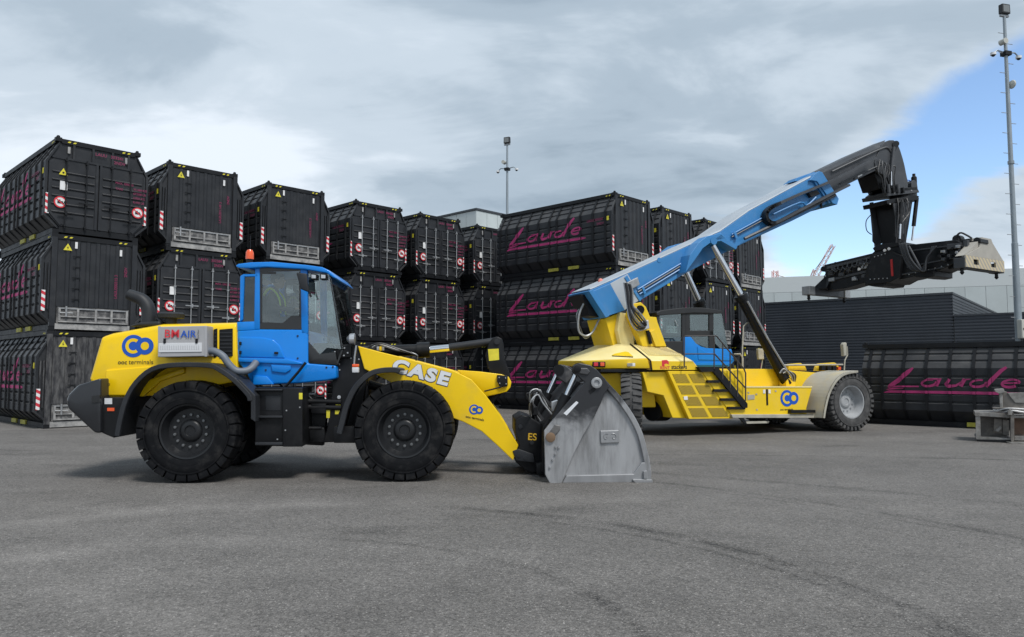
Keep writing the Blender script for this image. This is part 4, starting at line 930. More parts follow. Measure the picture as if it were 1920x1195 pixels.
# ---- lift arms, Z-bar, tilt cylinder
arm_px = [(671, 649), (720, 662), (761, 672), (810, 685), (852, 696), (884, 712), (911, 742), (937, 777), (972, 835), (962, 864), (935, 838), (903, 809), (868, 791), (838, 780), (812, 757), (790, 735), (737, 719), (683, 692)]
AY0, AY1 = -0.66, -0.54
for s in (1, -1):
    P = LF.poly(arm_px, AY0)
    MB().prism(P, AY0, AY1).build('lift_arm', yel, ld_root, 0.012) if s > 0 else MB().prism(P, -AY1, -AY0).build('lift_arm', yel, ld_root, 0.012)
cabp('cross_tube', [(800, 700), (850, 695), (858, 722), (815, 724)], yel, -0.54, 0.54, 0.02)
lev = [(857, 694), (900, 697), (940, 702), (954, 707), (959, 717), (957, 727), (950, 735), (930, 740), (908, 745), (890, 730)]
cabp('lever_housing', lev, yel, -0.36, -0.24, 0.012); cabp('lever_housing', lev, yel, 0.24, 0.36, 0.012)
cabp('bell_crank', [(918, 641), (923, 634), (932, 631), (941, 635), (944, 645), (946, 675), (957, 703), (958, 726), (948, 732), (935, 725), (915, 690), (910, 665)], blk, -0.20, 0.20, 0.015)
cabp('warning_label', [(915, 655), (935, 654), (936, 675), (917, 677)], yellow_tag, -0.206, -0.201, 0)
MB().lathe([(0, 0.05), (-0.03, 0.05), (-0.032, 0.001)], LF.p3(932, 641, -0.20), 'y', 14).build('pivot_pin', plas, ld_root)
cabp('pin_retainer', [(932, 703), (952, 705), (952, 724), (938, 727), (932, 716)], blk, -0.42, -0.36, 0.008)
for a, b in ((936, 708), (948, 709), (949, 720), (937, 719)): MB().lathe([(0, 0.011), (-0.01, 0.011), (-0.011, 0.001)], LF.p3(a, b, -0.42), 'y', 8).build('retainer_bolt', bolt_m, ld_root)
MB().cyl(LF.p3(908, 734, -0.44), LF.p3(940, 726, -0.44), 0.014, n=6).build('position_rod', blk, ld_root)
MB().cyl(LF.p3(666, 660, 0), LF.p3(800, 656, 0), 0.10, n=16).build('tilt_cylinder', blk, ld_root, smooth=True)
MB().cyl(LF.p3(782, 657, 0), LF.p3(806, 656, 0), 0.135, n=16).build('cylinder_gland', blk, ld_root, smooth=True)
MB().cyl(LF.p3(803, 656, 0), LF.p3(844, 652, 0), 0.06, n=14).build('tilt_rod', chrome, ld_root, smooth=True)
MB().cyl(LF.p3(842, 652, 0), LF.p3(930, 640, 0), 0.068, n=14).build('rod_sleeve', plas, ld_root, smooth=True)
for k in range(3):
    MB().tube([LF.p3(690 + 8 * k, 652, -0.3 + 0.1 * k), LF.p3(712, 644 + 2 * k, -0.3 + 0.1 * k), LF.p3(745, 654 + 2 * k, -0.3 + 0.1 * k), LF.p3(775 + 2 * k, 664, -0.25 + .1 * k), LF.p3(782, 670, -0.2), LF.p3(780, 676, -0.2)], 0.017, 6, smooth=5).build('hydraulic_hose', galv if k == 1 else hosem, ld_root)
for k in range(3): cabp('hose_clamp', [(706 + 5 * k, 650), (710 + 5 * k, 650), (710 + 5 * k, 658), (706 + 5 * k, 658)], yel if k == 1 else bolt_m, -0.4 + .1 * k, -0.3 + .1 * k, 0.005)
MB().cyl(LF.p3(690, 720, -0.30), LF.p3(850, 770, -0.30), 0.075, n=12).build('lift_cylinder', blk, ld_root, smooth=True)
MB().cyl(LF.p3(690, 720, 0.30), LF.p3(850, 770, 0.30), 0.075, n=12).build('lift_cylinder', blk, ld_root, smooth=True)
cabp('tilt_link', [(935, 722), (950, 728), (918, 765), (905, 800), (898, 795), (908, 752)], blk, -0.12, 0.12, 0.015)
# lettering on the arm
decal(LF, ld_root, 'CASE', (733, 695), (841, 724), AY0 - 0.003, outline_m, 0.085, 0.05, 0.80, space=1.22)
o_ = decal(LF, ld_root, 'CASE', (734, 694.6), (840, 723.2), AY0 - 0.006, white_l, 0.055, 0.05, 0.80, kind=False, space=1.22); o_['kind'] = 'stuff'
logo(LF, ld_root, (889, 768), 9.5, AY0 - 0.001, yel, R(-8))
decal(LF, ld_root, 'ooc terminals', (873, 783), (907, 790), AY0 - 0.004, black_p, 0.02)

# ---- quick coupler
cabp('quick_coupler', [(966, 787), (980, 778), (996, 783), (1014, 795), (1019, 812), (1019, 880), (1000, 888), (985, 882), (966, 866), (962, 852), (974, 836), (966, 812)], blk, -0.62, 0.62, 0.02)
cabp('coupler_ear', [(961, 846), (972, 842), (1000, 852), (1003, 868), (985, 866), (968, 864)], plas, -0.68, -0.61, 0.012)
for a, b in ((973, 854), (985, 858), (976, 800), (997, 830)): MB().lathe([(0, 0.035), (-0.03, 0.035), (-0.032, 0.001)], LF.p3(a, b, -0.66 if b > 840 else -0.62), 'y', 14).build('coupler_pin', plas, ld_root)
decal(LF, ld_root, 'ES', (990, 825), (1006, 826), -0.624, orange_y, 0.015, squash=1.0)
cabp('coupler_hook', [(1005, 870), (1022, 866), (1022, 892), (1008, 890)], blk, -0.9, 0.9, 0.015)

# ---- high-tip bucket
BY = -1.46
arm_g = grimy('grease_blackened_arm_steel', (0.36, 0.365, 0.375), (0.035, 0.036, 0.04), 0.72, 1.12); side_g = grimy('grease_blackened_side_steel', (0.36, 0.365, 0.375), (0.045, 0.046, 0.05), 1.10, 1.45)
BF = LF
bk = thing('loader_bucket', 'grey steel high tip bucket resting on the ground before the loader', 'bucket', (LF.loc.x, LF.loc.y, 0), LYAW)
def bp(name, pts, m, y0, y1, bevel=0.01, parent=bk, seg=2): return px(MB(), pts, y0, y1, yref=BY).build(name, m, parent, bevel, seg=seg)
outer = [(1030, 907), (1022, 850), (1024, 812), (1032, 795), (1060, 762), (1094, 722), (1104, 704), (1128, 704), (1145, 722), (1164, 743), (1188, 777), (1207, 815), (1219, 860), (1223, 884), (1223, 907)]
bp('side_plate', outer, side_g, BY + 0.05, BY + 0.085); bp('side_plate', outer, side_g, -BY - 0.085, -BY - 0.05)
rimc = smooth2(LF.poly([(1110, 700), (1128, 706), (1145, 723), (1164, 744), (1188, 778), (1206, 815), (1217, 860), (1221, 884)], BY), 4)
MB().strip(rimc, BY - 0.005, BY + 0.06, 0.085).build('side_rim', side_g, bk, 0.012); MB().strip(rimc, -BY - 0.06, -BY + 0.005, 0.085).build('side_rim', side_g, bk, 0.012)
arm = [(1020, 808), (1030, 795), (1062, 757), (1096, 717), (1080, 703), (1072, 694), (1074, 686), (1086, 681), (1106, 685), (1118, 693), (1135, 712), (1142, 726), (1133, 738), (1126, 756), (1112, 785), (1092, 818), (1076, 850), (1053, 906), (1031, 907), (1022, 890)]
for s in (1, -1):
    y0, y1 = (BY - 0.04, BY + 0.05) if s > 0 else (-BY - 0.05, -BY + 0.04)
    bp('tip_arm', arm, arm_g, y0, y1, 0.012)
bp('bottom_bar', [(1062, 892), (1190, 889), (1186, 905), (1054, 906)], bucket_m, BY - 0.012, BY + 0.055, 0.01)
bp('corner_gusset', [(1187, 890), (1203, 868), (1219, 866), (1222, 906), (1186, 906)], bucket_m, BY - 0.004, BY + 0.055, 0.008)
bp('wear_block', [(1205, 883), (1212, 882), (1213, 898), (1206, 898)], bucket_m, BY - 0.05, BY, 0.008)
bp('wear_shoe', [(1185, 898), (1222, 899), (1223, 907), (1195, 907), (1186, 902)], bucket_m, BY - 0.05, BY + 0.05, 0.008)
em = bp('embossed_plate', [(1126, 808), (1161, 807), (1162, 831), (1127, 832)], bucket_m, BY + 0.02, BY + 0.055, 0.012)
for cxp, rev in ((1137, 1), (1151, -1)):
    C = LF.pt(cxp, 820, BY); rr = 0.048
    path = [(C[0] + rev * rr * (1 - k / 34) * math.cos(R(50 + k * 13)) * 1.05, BY + 0.018, C[1] + rr * 1.25 * (1 - k / 34) * math.sin(R(50 + k * 13))) for k in range(26)]
    MB().tube(path, 0.007, 5).build('embossed_mark', bucket_m, em)
MB().lathe([(0, 0.085), (-0.05, 0.085), (-0.055, 0.075), (-0.055, 0.045), (-0.03, 0.04), (-0.03, 0.001)], LF.p3(1118, 718, BY - 0.035), 'y', 24).build('pivot_bush', galv, bk, smooth=True)
MB().lathe([(0, 0.075), (-0.04, 0.075), (-0.045, 0.06), (-0.045, 0.001)], LF.p3(1032, 820, BY - 0.035), 'y', 20).build('pivot_bush', mat('rusty_pin', (0.20, 0.13, 0.08), 0.6, 0.4), bk, smooth=True)
bp('pin_bracket', [(1028, 812), (1040, 796), (1050, 798), (1050, 806), (1040, 818), (1034, 826)], bucket_w, BY - 0.055, BY - 0.035, 0.01)
for a, b in ((1042, 838), (1048, 839), (1041, 851), (1036, 862), (1031, 876)): MB().lathe([(0, 0.02), (-0.03, 0.018), (-0.031, 0.001)], LF.p3(a, b, BY - 0.038), 'y', 6).build('plate_bolt', bolt_m if b > 870 else bucket_m, bk)
bp('arm_slot', [(1102, 733), (1113, 726), (1117, 731), (1106, 740)], blk, BY - 0.044, BY - 0.03, 0)
bp('white_label', [(1056, 775), (1080, 752), (1084, 755), (1062, 779)], white_l, BY - 0.046, BY - 0.041, 0)
for pts_ in ([(1078, 690), (1100, 690), (1106, 697), (1100, 704), (1080, 700)],):
    bp('cylinder_lug', pts_, bucket_w, BY - 0.075, BY - 0.04, 0.02)
MB().lathe([(0, 0.06), (-0.03, 0.06), (-0.035, 0.045), (-0.035, 0.001)], LF.p3(1082, 692, BY - 0.075), 'y', 18).build('lug_pin', blk, bk, smooth=True)
# shell: floor, curved back, lip
q0 = LF.pt(1032, 905, BY); q1 = LF.pt(1030, 800, BY); q2 = LF.pt(1100, 712, BY); q3 = LF.pt(1220, 905, BY); q4 = LF.pt(1128, 706, BY)
cv = smooth2([(q0[0] + 0.1, 0.05), (q0[0] + 0.03, 0.25), (q1[0] + 0.06, 0.85), (q2[0] - 0.02, q2[1] - 0.05)], 5)
MB().strip(cv, BY + 0.085, -BY - 0.085, 0.03).build('back_shell', bucket_w, bk)
MB().box(q0[0] + 0.1, q3[0], BY + 0.085, -BY - 0.085, 0.012, 0.045).build('floor_plate', bucket_m, bk)
MB().box(q3[0] - 0.12, q3[0] + 0.02, BY, -BY, 0.005, 0.04).build('cutting_edge', bucket_w, bk)
MB().strip([(q2[0] - 0.05, q2[1] - 0.06), (q4[0], q4[1])], BY + 0.085, -BY - 0.085, 0.04).build('top_plate', bucket_w, bk)
# tilting cylinders, frame behind and hoses
for y_, (a0, b0), (a1, b1), (a2, b2) in ((-1.30, (1084, 693), (1062, 741), (1040, 790)), (0.55, (1048, 694), (1028, 737), (1006, 787))):
    m_ = MB().cyl(LF.p3(a0, b0, y_), LF.p3(a1, b1, y_), 0.042, n=12).build('tip_rod', chrome, bk, smooth=True)
    MB().cyl(LF.p3(a1, b1, y_), LF.p3(a2, b2, y_), 0.085, n=14).build('tip_cylinder', blk, bk, smooth=True)
    MB().cyl(LF.p3(a0, b0, y_ - 0.12), LF.p3(a0 - 0.3, b0, y_ + 0.12), 0.10, n=16).build('cylinder_eye', blk, bk, smooth=True)
px(MB(), [(1040, 690), (1058, 684), (1072, 694), (1074, 712), (1065, 722), (1044, 708)], 0.45, 0.65).build('cylinder_bracket', bucket_w, bk, 0.015)
for k in range(4):
    o0 = 6 * k
    px(MB(), [(1030 + o0, 792), (1082 + o0, 715 + 3 * k), (1086 + o0, 717 + 3 * k), (1036 + o0, 796)], -1.0 + 0.35 * k, -0.96 + 0.35 * k).build('stiffener', blk, bk)
px(MB(), [(1018, 800), (1060, 745), (1098, 700), (1110, 715), (1060, 790), (1030, 830), (1024, 890), (1016, 885)], -0.95, 1.1).build('tip_frame', blk, bk, 0.015)
hr = random.Random(5)
for k in range(9):
    y_ = -1.15 + 0.12 * k; xo = hr.uniform(-6, 6)
    MB().tube([LF.p3(996 + k * 3, 790, -0.4), LF.p3(992 + xo, 755 + hr.uniform(-14, 10), y_), LF.p3(1006 + xo, 722 + hr.uniform(4, 22), y_), LF.p3(1018 + xo * .5, 742 + hr.uniform(0, 16), y_), LF.p3(1036 + xo, 775 + hr.uniform(-8, 10), y_), LF.p3(1046, 792, y_)], 0.013, 6, smooth=6).build('hydraulic_hose', hosem if k % 3 else galv, bk)
px(MB(), [(1034, 754), (1046, 750), (1044, 775), (1034, 772)], -1.0, -0.85).build('valve_block', silver, bk, 0.01)
px(MB(), [(996, 766), (1007, 762), (1009, 778), (998, 780)], -0.6, -0.4).build('valve_block', blk, bk, 0.01)

# ---- driver
hv = mat('hi_vis_yellow', (0.60, 0.85, 0.05), 0.7); skin = mat('skin', (0.42, 0.26, 0.19), 0.55); cloth = mat('dark_workwear', (0.03, 0.033, 0.045), 0.9); hair = mat('dark_hair', (0.03, 0.022, 0.017), 0.7)
dr_root = thing('person', 'driver in dark jacket with yellow reflective braces seated behind the loader cab glass', 'person', (LF.loc.x, LF.loc.y, 0), LYAW)
def skinned(name, pts, edges, m, parent, sub=2, root=0):
    me = bpy.data.meshes.new(name); me.from_pydata([p[:3] for p in pts], edges, []); me.materials.append(m)
    o = bpy.data.objects.new(name, me); COL.objects.link(o); o.parent = parent
    o.modifiers.new('skin', 'SKIN')
    for i, p in enumerate(pts):
        r = p[3]; me.skin_vertices[0].data[i].radius = (r, r) if not isinstance(r, tuple) else r
    me.skin_vertices[0].data[root].use_root = True
    s = o.modifiers.new('sub', 'SUBSURF'); s.levels = sub; s.render_levels = sub
    for p in me.polygons: p.use_smooth = True
    return o
hx, hz_ = sx + 0.14, sz + 0.13
B = [(hx, 0, hz_, 0.15), (hx - 0.02, 0, hz_ + 0.22, 0.15), (hx - 0.01, 0, hz_ + 0.42, 0.155), (hx + 0.01, 0, hz_ + 0.53, 0.08), (hx + 0.03, 0, hz_ + 0.62, 0.052)]
ed = [(0, 1), (1, 2), (2, 3), (3, 4)]
for s in (-1, 1):
    k = len(B)
    B += [(hx + 0.0, s * 0.19, hz_ + 0.45, 0.065), (hx + 0.14, s * 0.25, hz_ + 0.22, 0.052), (hx + 0.36, s * 0.19, hz_ + 0.20, 0.04), (hx + 0.42, s * 0.18, hz_ + 0.22, 0.03)]
    ed += [(2, k), (k, k + 1), (k + 1, k + 2), (k + 2, k + 3)]
    j = len(B)
    B += [(hx + 0.03, s * 0.10, hz_ - 0.01, 0.09), (hx + 0.42, s * 0.14, hz_ + 0.02, 0.075), (hx + 0.50, s * 0.14, hz_ - 0.38, 0.05), (hx + 0.64, s * 0.14, hz_ - 0.42, 0.035)]
    ed += [(0, j), (j, j + 1), (j + 1, j + 2), (j + 2, j + 3)]
skinned('body', B, ed, cloth, dr_root)
hd = (hx + 0.07, 0, hz_ + 0.73)
head = MB().loft([[(hd[0] + math.cos(t) * r * 1.12 + dx, math.sin(t) * r * 0.86, hd[2] + dz) for t in [2 * math.pi * q / 20 for q in range(20)]] for dz, r, dx in
    ((-0.14, 0.035, 0.03), (-0.125, 0.06, 0.025), (-0.08, 0.082, 0.012), (-0.02, 0.095, 0.002), (0.04, 0.098, 0.0), (0.09, 0.085, -0.005), (0.12, 0.055, -0.008), (0.132, 0.01, -0.01))]).build('head', skin, dr_root, smooth=True)
MB().loft([[(hd[0] + 0.10, -0.012, hd[2] + 0.02), (hd[0] + 0.10, 0.012, hd[2] + 0.02), (hd[0] + 0.098, 0.016, hd[2] - 0.035), (hd[0] + 0.098, -0.016, hd[2] - 0.035)], [(hd[0] + 0.112, -0.006, hd[2] + 0.01), (hd[0] + 0.112, 0.006, hd[2] + 0.01), (hd[0] + 0.132, 0.010, hd[2] - 0.03), (hd[0] + 0.132, -0.010, hd[2] - 0.03)]]).build('nose', skin, head, 0.004)
MB().box(hd[0] + 0.085, hd[0] + 0.112, -0.026, 0.026, hd[2] - 0.072, hd[2] - 0.060).build('mouth', mat('lips', (0.30, 0.12, 0.10), 0.5), head, 0.004)
for s in (-1, 1):
    MB().lathe([(0, 0.012), (0.012, 0.008), (0.014, 0.001)], (hd[0] + 0.088, s * 0.034, hd[2] + 0.012), 'x', 10).build('eye', white_p, head)
    MB().lathe([(s * 0.0, 0.03), (s * 0.012, 0.028), (s * 0.014, 0.001)], (hd[0] - 0.005, s * 0.082, hd[2] - 0.01), 'y', 12).build('ear', skin, head)
MB().loft([[(hd[0] - 0.018 + math.cos(t) * r * 1.12, math.sin(t) * r * 0.9, hd[2] + dz + (0.035 if math.cos(t) > 0.4 else 0.0)) for t in [2 * math.pi * q / 20 for q in range(20)]] for dz, r in ((-0.05, 0.088), (0.0, 0.103), (0.06, 0.106), (0.10, 0.09), (0.13, 0.06), (0.145, 0.01))]).build('hair', hair, dr_root, smooth=True)
# reflective braces over the shoulders
for s in (-1, 1):
    for q in (0.0, 0.055):
        pth = catmull([Vector(p) for p in ((hx - 0.12, s * (0.14 + q), hz_ + 0.46), (hx - 0.04, s * (0.15 + q), hz_ + 0.565), (hx + 0.06, s * (0.16 + q), hz_ + 0.53), (hx + 0.145, s * (0.15 + q), hz_ + 0.38), (hx + 0.165, s * (0.13 + q), hz_ + 0.16))], 5)
        mb = MB(); mb.loft([[p + Vector((0.0, -0.02, 0.012)), p + Vector((0, 0.02, 0.012)), p + Vector((0.0, 0.02, -0.02)), p + Vector((0.0, -0.02, -0.02))] for p in pth]); mb.build('reflective_brace', hv, dr_root)
    hp_ = (hx + 0.42, s * 0.18, hz_ + 0.22)
    MB().loft([[(hp_[0] + dx, hp_[1] + w * 0.03 * t0, hp_[2] + 0.014 * t1) for t0, t1 in ((-1, -1), (1, -1), (1, 1), (-1, 1))] for dx, w in ((-0.01, 0.8), (0.03, 1.2), (0.07, 1.2), (0.085, 1.0))]).build('hand', skin, dr_root, 0.008, seg=3)
    for f in range(4):
        yy = hp_[1] - 0.027 + f * 0.018; ln = (0.060, 0.070, 0.066, 0.05)[f]
        MB().tube([(hp_[0] + 0.075, yy, hp_[2] + 0.004), (hp_[0] + 0.075 + ln * 0.6, yy, hp_[2] - 0.008), (hp_[0] + 0.075 + ln * 0.75, yy, hp_[2] - 0.03), (hp_[0] + 0.07 + ln * 0.5, yy, hp_[2] - 0.045)], 0.0085, 6, smooth=3).build('finger', skin, dr_root)
    MB().tube([(hp_[0] + 0.02, hp_[1] - s * 0.03, hp_[2]), (hp_[0] + 0.05, hp_[1] - s * 0.055, hp_[2] - 0.01), (hp_[0] + 0.085, hp_[1] - s * 0.05, hp_[2] - 0.025)], 0.0095, 6, smooth=3).build('thumb', skin, dr_root)
# ------------------------------------------------------------------ reach stacker
syel = mat('stacker_yellow', (0.80, 0.54, 0.010), 0.42, 0, 0.06, 1.2, (0.60, 0.48, 0.20), 0.35, 1.6, 0.5, 0.85)
cream = mat('bleached_sky_lit_yellow', (0.80, 0.68, 0.32), 0.5, 0, 0.08, 1.5, (0.80, 0.58, 0.12), 0.6, 1.2, 0.5, 0.8)  # paler yellow: bleaching and dust, with sky reflection mixed into the colour
sblu = mat('boom_blue', (0.036, 0.20, 0.46), 0.42, 0, 0.08, 1.0, (0.18, 0.28, 0.42), 0.35, 1.4, 0.5, 0.8)
boom_top = mat('sky_lit_boom_top', (0.40, 0.44, 0.48), 0.55, 0, 0.1, 1.5, (0.20, 0.30, 0.45), 0.5, 2.0, 0.5, 0.8)  # pale grey: sky reflection on the boom top put into the colour
scab_blue = mat('cab_blue', (0.004, 0.19, 0.62), 0.32, 0, 0.05, 1.5, coat=0.15, spec=0.35)
boomgrey = mat('boom_graphite', (0.045, 0.048, 0.054), 0.45, 0, 0.2, 2, (0.12, 0.12, 0.12), 0.35, 2.5, 0.5, 0.8)
spr_black = mat('spreader_black', (0.008, 0.0085, 0.010), 0.42, 0, 0.3, 3, (0.09, 0.086, 0.082), 0.28, 3, 0.54, 0.8, spec=0.3)
fend = mat('dusty_fender', (0.42, 0.40, 0.34), 0.6, 0, 0.12, 2, (0.62, 0.46, 0.12), 0.5, 1.6, 0.5, 0.8)
lip_m = mat('worn_sill_grey', (0.38, 0.36, 0.30), 0.6, 0, 0.25, 4)
rim_grey = mat('grey_rim', (0.34, 0.35, 0.36), 0.5, 0, 0.15, 4, (0.12, 0.12, 0.12), 0.3, 5)
vent_tan = mat('perforated_tan', (0.40, 0.31, 0.14), 0.7, 0, 0.35, 60)
mesh_m = mat('grille_mesh', (0.16, 0.12, 0.035), 0.7, 0, 0.25, 30)
cabdark = mat('cab_charcoal', (0.018, 0.019, 0.021), 0.5, 0, 0.2, 3)
glass_green = glass('green_cab_glass', (0.80, 0.89, 0.88), 0.06)
beige = mat('beige_end_plate', (0.52, 0.45, 0.32), 0.6, 0, 0.1, 3)
beige_grey = mat('end_plate_grey', (0.36, 0.34, 0.30), 0.6, 0, 0.1, 3)
chev = striped('worn_chevrons', (0.52, 0.44, 0.28), (0.34, 0.31, 0.27), 5.5, (0.9, 0.9, 0.9), 0.55, 0.6)
redtape = mat('red_tape', (0.45, 0.02, 0.02), 0.5)
SYAW = R(22)
g0 = at_height(1595, 810, 0.0); sl = g0 + Vector((-math.sin(SYAW), math.cos(SYAW), 0)) * 2.05
SF = Frame((sl.x, sl.y), SYAW)
rs = thing('reach_stacker', 'yellow and blue container reach stacker with raised boom behind the bucket', 'reach stacker', (SF.loc.x, SF.loc.y, 0), SYAW)
def sp(name, pts, m, y0, y1, bevel=0.012, parent=rs, yref=None, seg=2):
    return px(MB(), pts, y0, y1, SF, yref).build(name, m, parent, bevel, seg=seg)
def s3(a, b, y): return SF.p3(a, b, y)
# wheels
FWR = 0.835
for y in (-1.79, -1.22, 1.22, 1.79): make_wheel(rs, (SF.pt(1597, 754, -2.0)[0], y, FWR), FWR, 0.50, 0.47, rub_dusty, rim_grey, 12, -1 if y < 0 else 1, lugs=34, lug_h=0.03, dish=0.24, lugw=0.5)
MB().lathe([(-1.0, 0.2), (-0.5, 0.34), (0.5, 0.34), (1.0, 0.2)], (SF.pt(1597, 754, -2.0)[0], 0, FWR), 'y', 16).build('drive_axle', blk, rs)
rwc = SF.pt(1183, 745, -1.25)
for y in (-1.25, 1.25): make_wheel(rs, (rwc[0], y, FWR), FWR, 0.52, 0.47, rub_dusty, rim_grey, 12, -1 if y < 0 else 1, lugs=30, lug_h=0.03, dish=0.1, yaw=R(60), lugw=0.62)
MB().box(rwc[0] - 0.25, rwc[0] + 0.25, -0.9, 0.9, FWR - 0.25, FWR + 0.25).build('steer_axle', blk, rs, 0.04)
# chassis beam and side tank
sp('chassis_beam', [(1255, 691), (1395, 692), (1450, 692), (1505, 697), (1530, 699), (1552, 712), (1540, 745), (1512, 750), (1300, 750)], syel, -0.95, 0.95)
tk = sp('side_tank', [(1316, 697), (1395, 694), (1396, 726), (1523, 726), (1512, 766), (1513, 778), (1372, 779)], syel, -1.66, -0.96)
sp('side_tank', [(1316, 697), (1395, 694), (1396, 726), (1523, 726), (1512, 766), (1513, 778), (1372, 779)], syel, 0.96, 1.66, yref=-1.66)
sp('tank_edge', [(1396, 724.5), (1523, 724.5), (1523, 727), (1396, 727)], cream, -1.675, -1.62, 0, tk)
sp('sill', [(1372, 777.5), (1531, 777), (1531, 784), (1374, 784)], lip_m, -1.74, -1.2, 0.01)
sp('step_plate', [(1484, 769), (1529, 769), (1529, 774), (1484, 775)], blk, -1.80, -1.62, 0.006)
st = sp('lower_step', [(1398, 791), (1442, 790), (1442, 794), (1400, 795)], lip_m, -1.72, -1.5, 0.006)
sp('step_hanger', [(1385, 783), (1394, 783), (1402, 795), (1396, 795)], blk, -1.72, -1.68, 0.004, st); sp('step_hanger', [(1434, 783), (1438, 783), (1443, 794), (1439, 794)], blk, -1.72, -1.68, 0.004, st)
logo(SF, rs, (1475.5, 747), 12.2, -1.663, syel)
decal(SF, rs, 'ooc terminals', (1463, 770), (1487, 769.5), -1.664, black_p, 0.02)
sp('gauge_strip', [(1436.5, 730), (1439.8, 730), (1440.5, 760), (1437.5, 760)], blk, -1.672, -1.655, 0)
for a in (1431, 1441): sp('data_plate', [(a, 731), (a + 4, 731), (a + 4, 738), (a, 738)], white_p, -1.672, -1.66, 0)
sp('data_plate', [(1402, 741), (1415, 740), (1415, 749), (1402, 750)], lip_m, -1.672, -1.66, 0)
for k, (a, b) in enumerate(((1402, 735), (1417, 738), (1418, 767), (1453, 732))): sp('label', [(a, b), (a + 3, b), (a + 3, b + 3), (a, b + 3)], lip_m, -1.670, -1.66, 0)
# front fenders
ffs = smooth2(SF.poly([(1543, 784), (1546, 765), (1553, 738), (1566, 714), (1583, 700), (1608, 695)], -2.07), 4)
MB().strip(ffs, -2.07, -0.955, 0.02).build('front_fender', fend, rs); MB().strip(ffs, 0.955, 2.07, 0.02).build('front_fender', fend, rs)
MB().strip(ffs, -2.09, -2.03, 0.06).build('fender_lip', lip_m, rs, 0.008)
sp('axle_frame', [(1515, 700), (1600, 702), (1600, 760), (1515, 760)], syel, -0.94, 0.94, 0.02, yref=-0.95)
# deck front fittings
sp('front_bracket', [(1478, 694), (1479, 683), (1502, 681), (1510, 687), (1513, 695)], syel, -0.8, -0.7)
sp('front_bracket', [(1529, 696), (1531, 688), (1536, 682), (1565, 680), (1572, 684), (1574, 696)], syel, -0.8, -0.7)
sp('front_bracket', [(1478, 694), (1479, 683), (1502, 681), (1510, 687), (1513, 695)], syel, 0.6, 0.7)
MB().tube([s3(1466, 685, -0.9), s3(1580, 684, -0.9)], 0.03, 6).build('guard_rail', lip_m, rs)
for a in (1541, 1552, 1562): sp('lamp_unit', [(a, 686), (a + 7, 686), (a + 7, 695), (a, 695)], blk, -0.92, -0.8, 0.01)
sp('marker_lamp', [(1572, 688), (1577, 688), (1577, 694), (1572, 694)], orange, -0.95, -0.88, 0.006)
MB().tube([s3(1583, 694, -1.7), s3(1584, 676, -1.7), s3(1589, 666, -1.7), s3(1588, 650, -1.7)], 0.02, 6).build('mirror_stalk', lip_m, rs)
sp('front_mirror', [(1581, 646), (1584, 642), (1588, 643), (1588, 667), (1583, 668)], lip_m, -1.78, -1.66, 0.02)
# lift cylinders
for s in (1, -1):
    def yy(v): return v * s
    A, B_, C_ = SF.pt(1476, 720, -1.12), SF.pt(1388, 553, -0.98), SF.pt(1336, 461, -0.85)
    MB().cyl((A[0], yy(-1.12), A[1]), (B_[0], yy(-0.98), B_[1]), 0.15, n=18).build('lift_cylinder', spr_black, rs, smooth=True)
    MB().cyl((B_[0], yy(-0.98), B_[1]), tuple(Vector((B_[0], yy(-0.98), B_[1])).lerp(Vector((A[0], yy(-1.12), A[1])), 0.05)), 0.19, n=18).build('cylinder_gland', spr_black, rs, smooth=True)
    MB().cyl((B_[0], yy(-0.98), B_[1]), (C_[0], yy(-0.85), C_[1]), 0.095, n=16).build('lift_rod', chrome, rs, smooth=True)
    MB().lathe([(-0.14, 0.17), (0.14, 0.17)], (A[0], yy(-1.12), A[1]), 'y', 16).build('cylinder_eye', syel, rs)
    MB().tube([(A[0] - 0.05, yy(-1.28), A[1] + 0.25), tuple(Vector((A[0], yy(-1.29), A[1])).lerp(Vector((B_[0], yy(-1.15), B_[1])), 0.5)), (B_[0] + 0.1, yy(-1.16), B_[1] - 0.2)], 0.03, 6).build('cylinder_pipe', galv, rs)
for k in range(4): MB().tube([s3(1462 + 3 * k, 700, -1.26), s3(1470 + 4 * k, 692 + 2 * k, -1.30), s3(1483 + 3 * k, 705, -1.30), s3(1488, 722, -1.2)], 0.022, 6, smooth=5).build('hydraulic_hose', hosem if k % 2 else galv, rs)
# tail counterweight and engine hood
def V(a, b, y): p = SF.pt(a, b, y); return (p[0], y, p[1])
N0, N1 = V(1219, 691, -1.62), V(1214, 672, -1.62); T1 = V(1180, 646, -0.70)
bot = [N0, V(1150, 691.5, -1.25), V(1108, 692.5, -1.0), V(1046, 684, 0.75), (N0[0], 1.62, N0[2])]
mid = [N1, V(1147, 674.5, -1.25), V(1088, 677, -1.0), V(1047, 677, 0.75), (N1[0], 1.62, N1[2])]
top = [T1, V(1165, 645, -0.6), V(1158, 645, -0.5), V(1117, 648, 0.35), (T1[0], 0.70, T1[2])]
MB().loft([bot, mid]).build('counterweight', syel, rs, 0.02, seg=3)
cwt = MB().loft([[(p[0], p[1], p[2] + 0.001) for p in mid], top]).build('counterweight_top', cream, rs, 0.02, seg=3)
def on_plane(p0, p1, p2, a, b):
    o, d = ray(a, b); o = SF.rot @ (o - SF.loc); d = SF.rot @ d; p0, p1, p2 = Vector(p0), Vector(p1), Vector(p2); nn = (p1 - p0).cross(p2 - p0).normalized()
    if nn.z < 0: nn = -nn
    return o + d * ((p0 - o).dot(nn) / d.dot(nn)), nn
def slope_patch(name, pts, m, lift, parent=cwt, P3=None):
    q = [on_plane(*(P3 or (mid[0], mid[1], top[0])), a, b) for a, b in pts]; nn = q[0][1]
    return MB().loft([[p + nn * lift for p, _ in q], [p - nn * 0.03 for p, _ in q]]).build(name, m, parent)
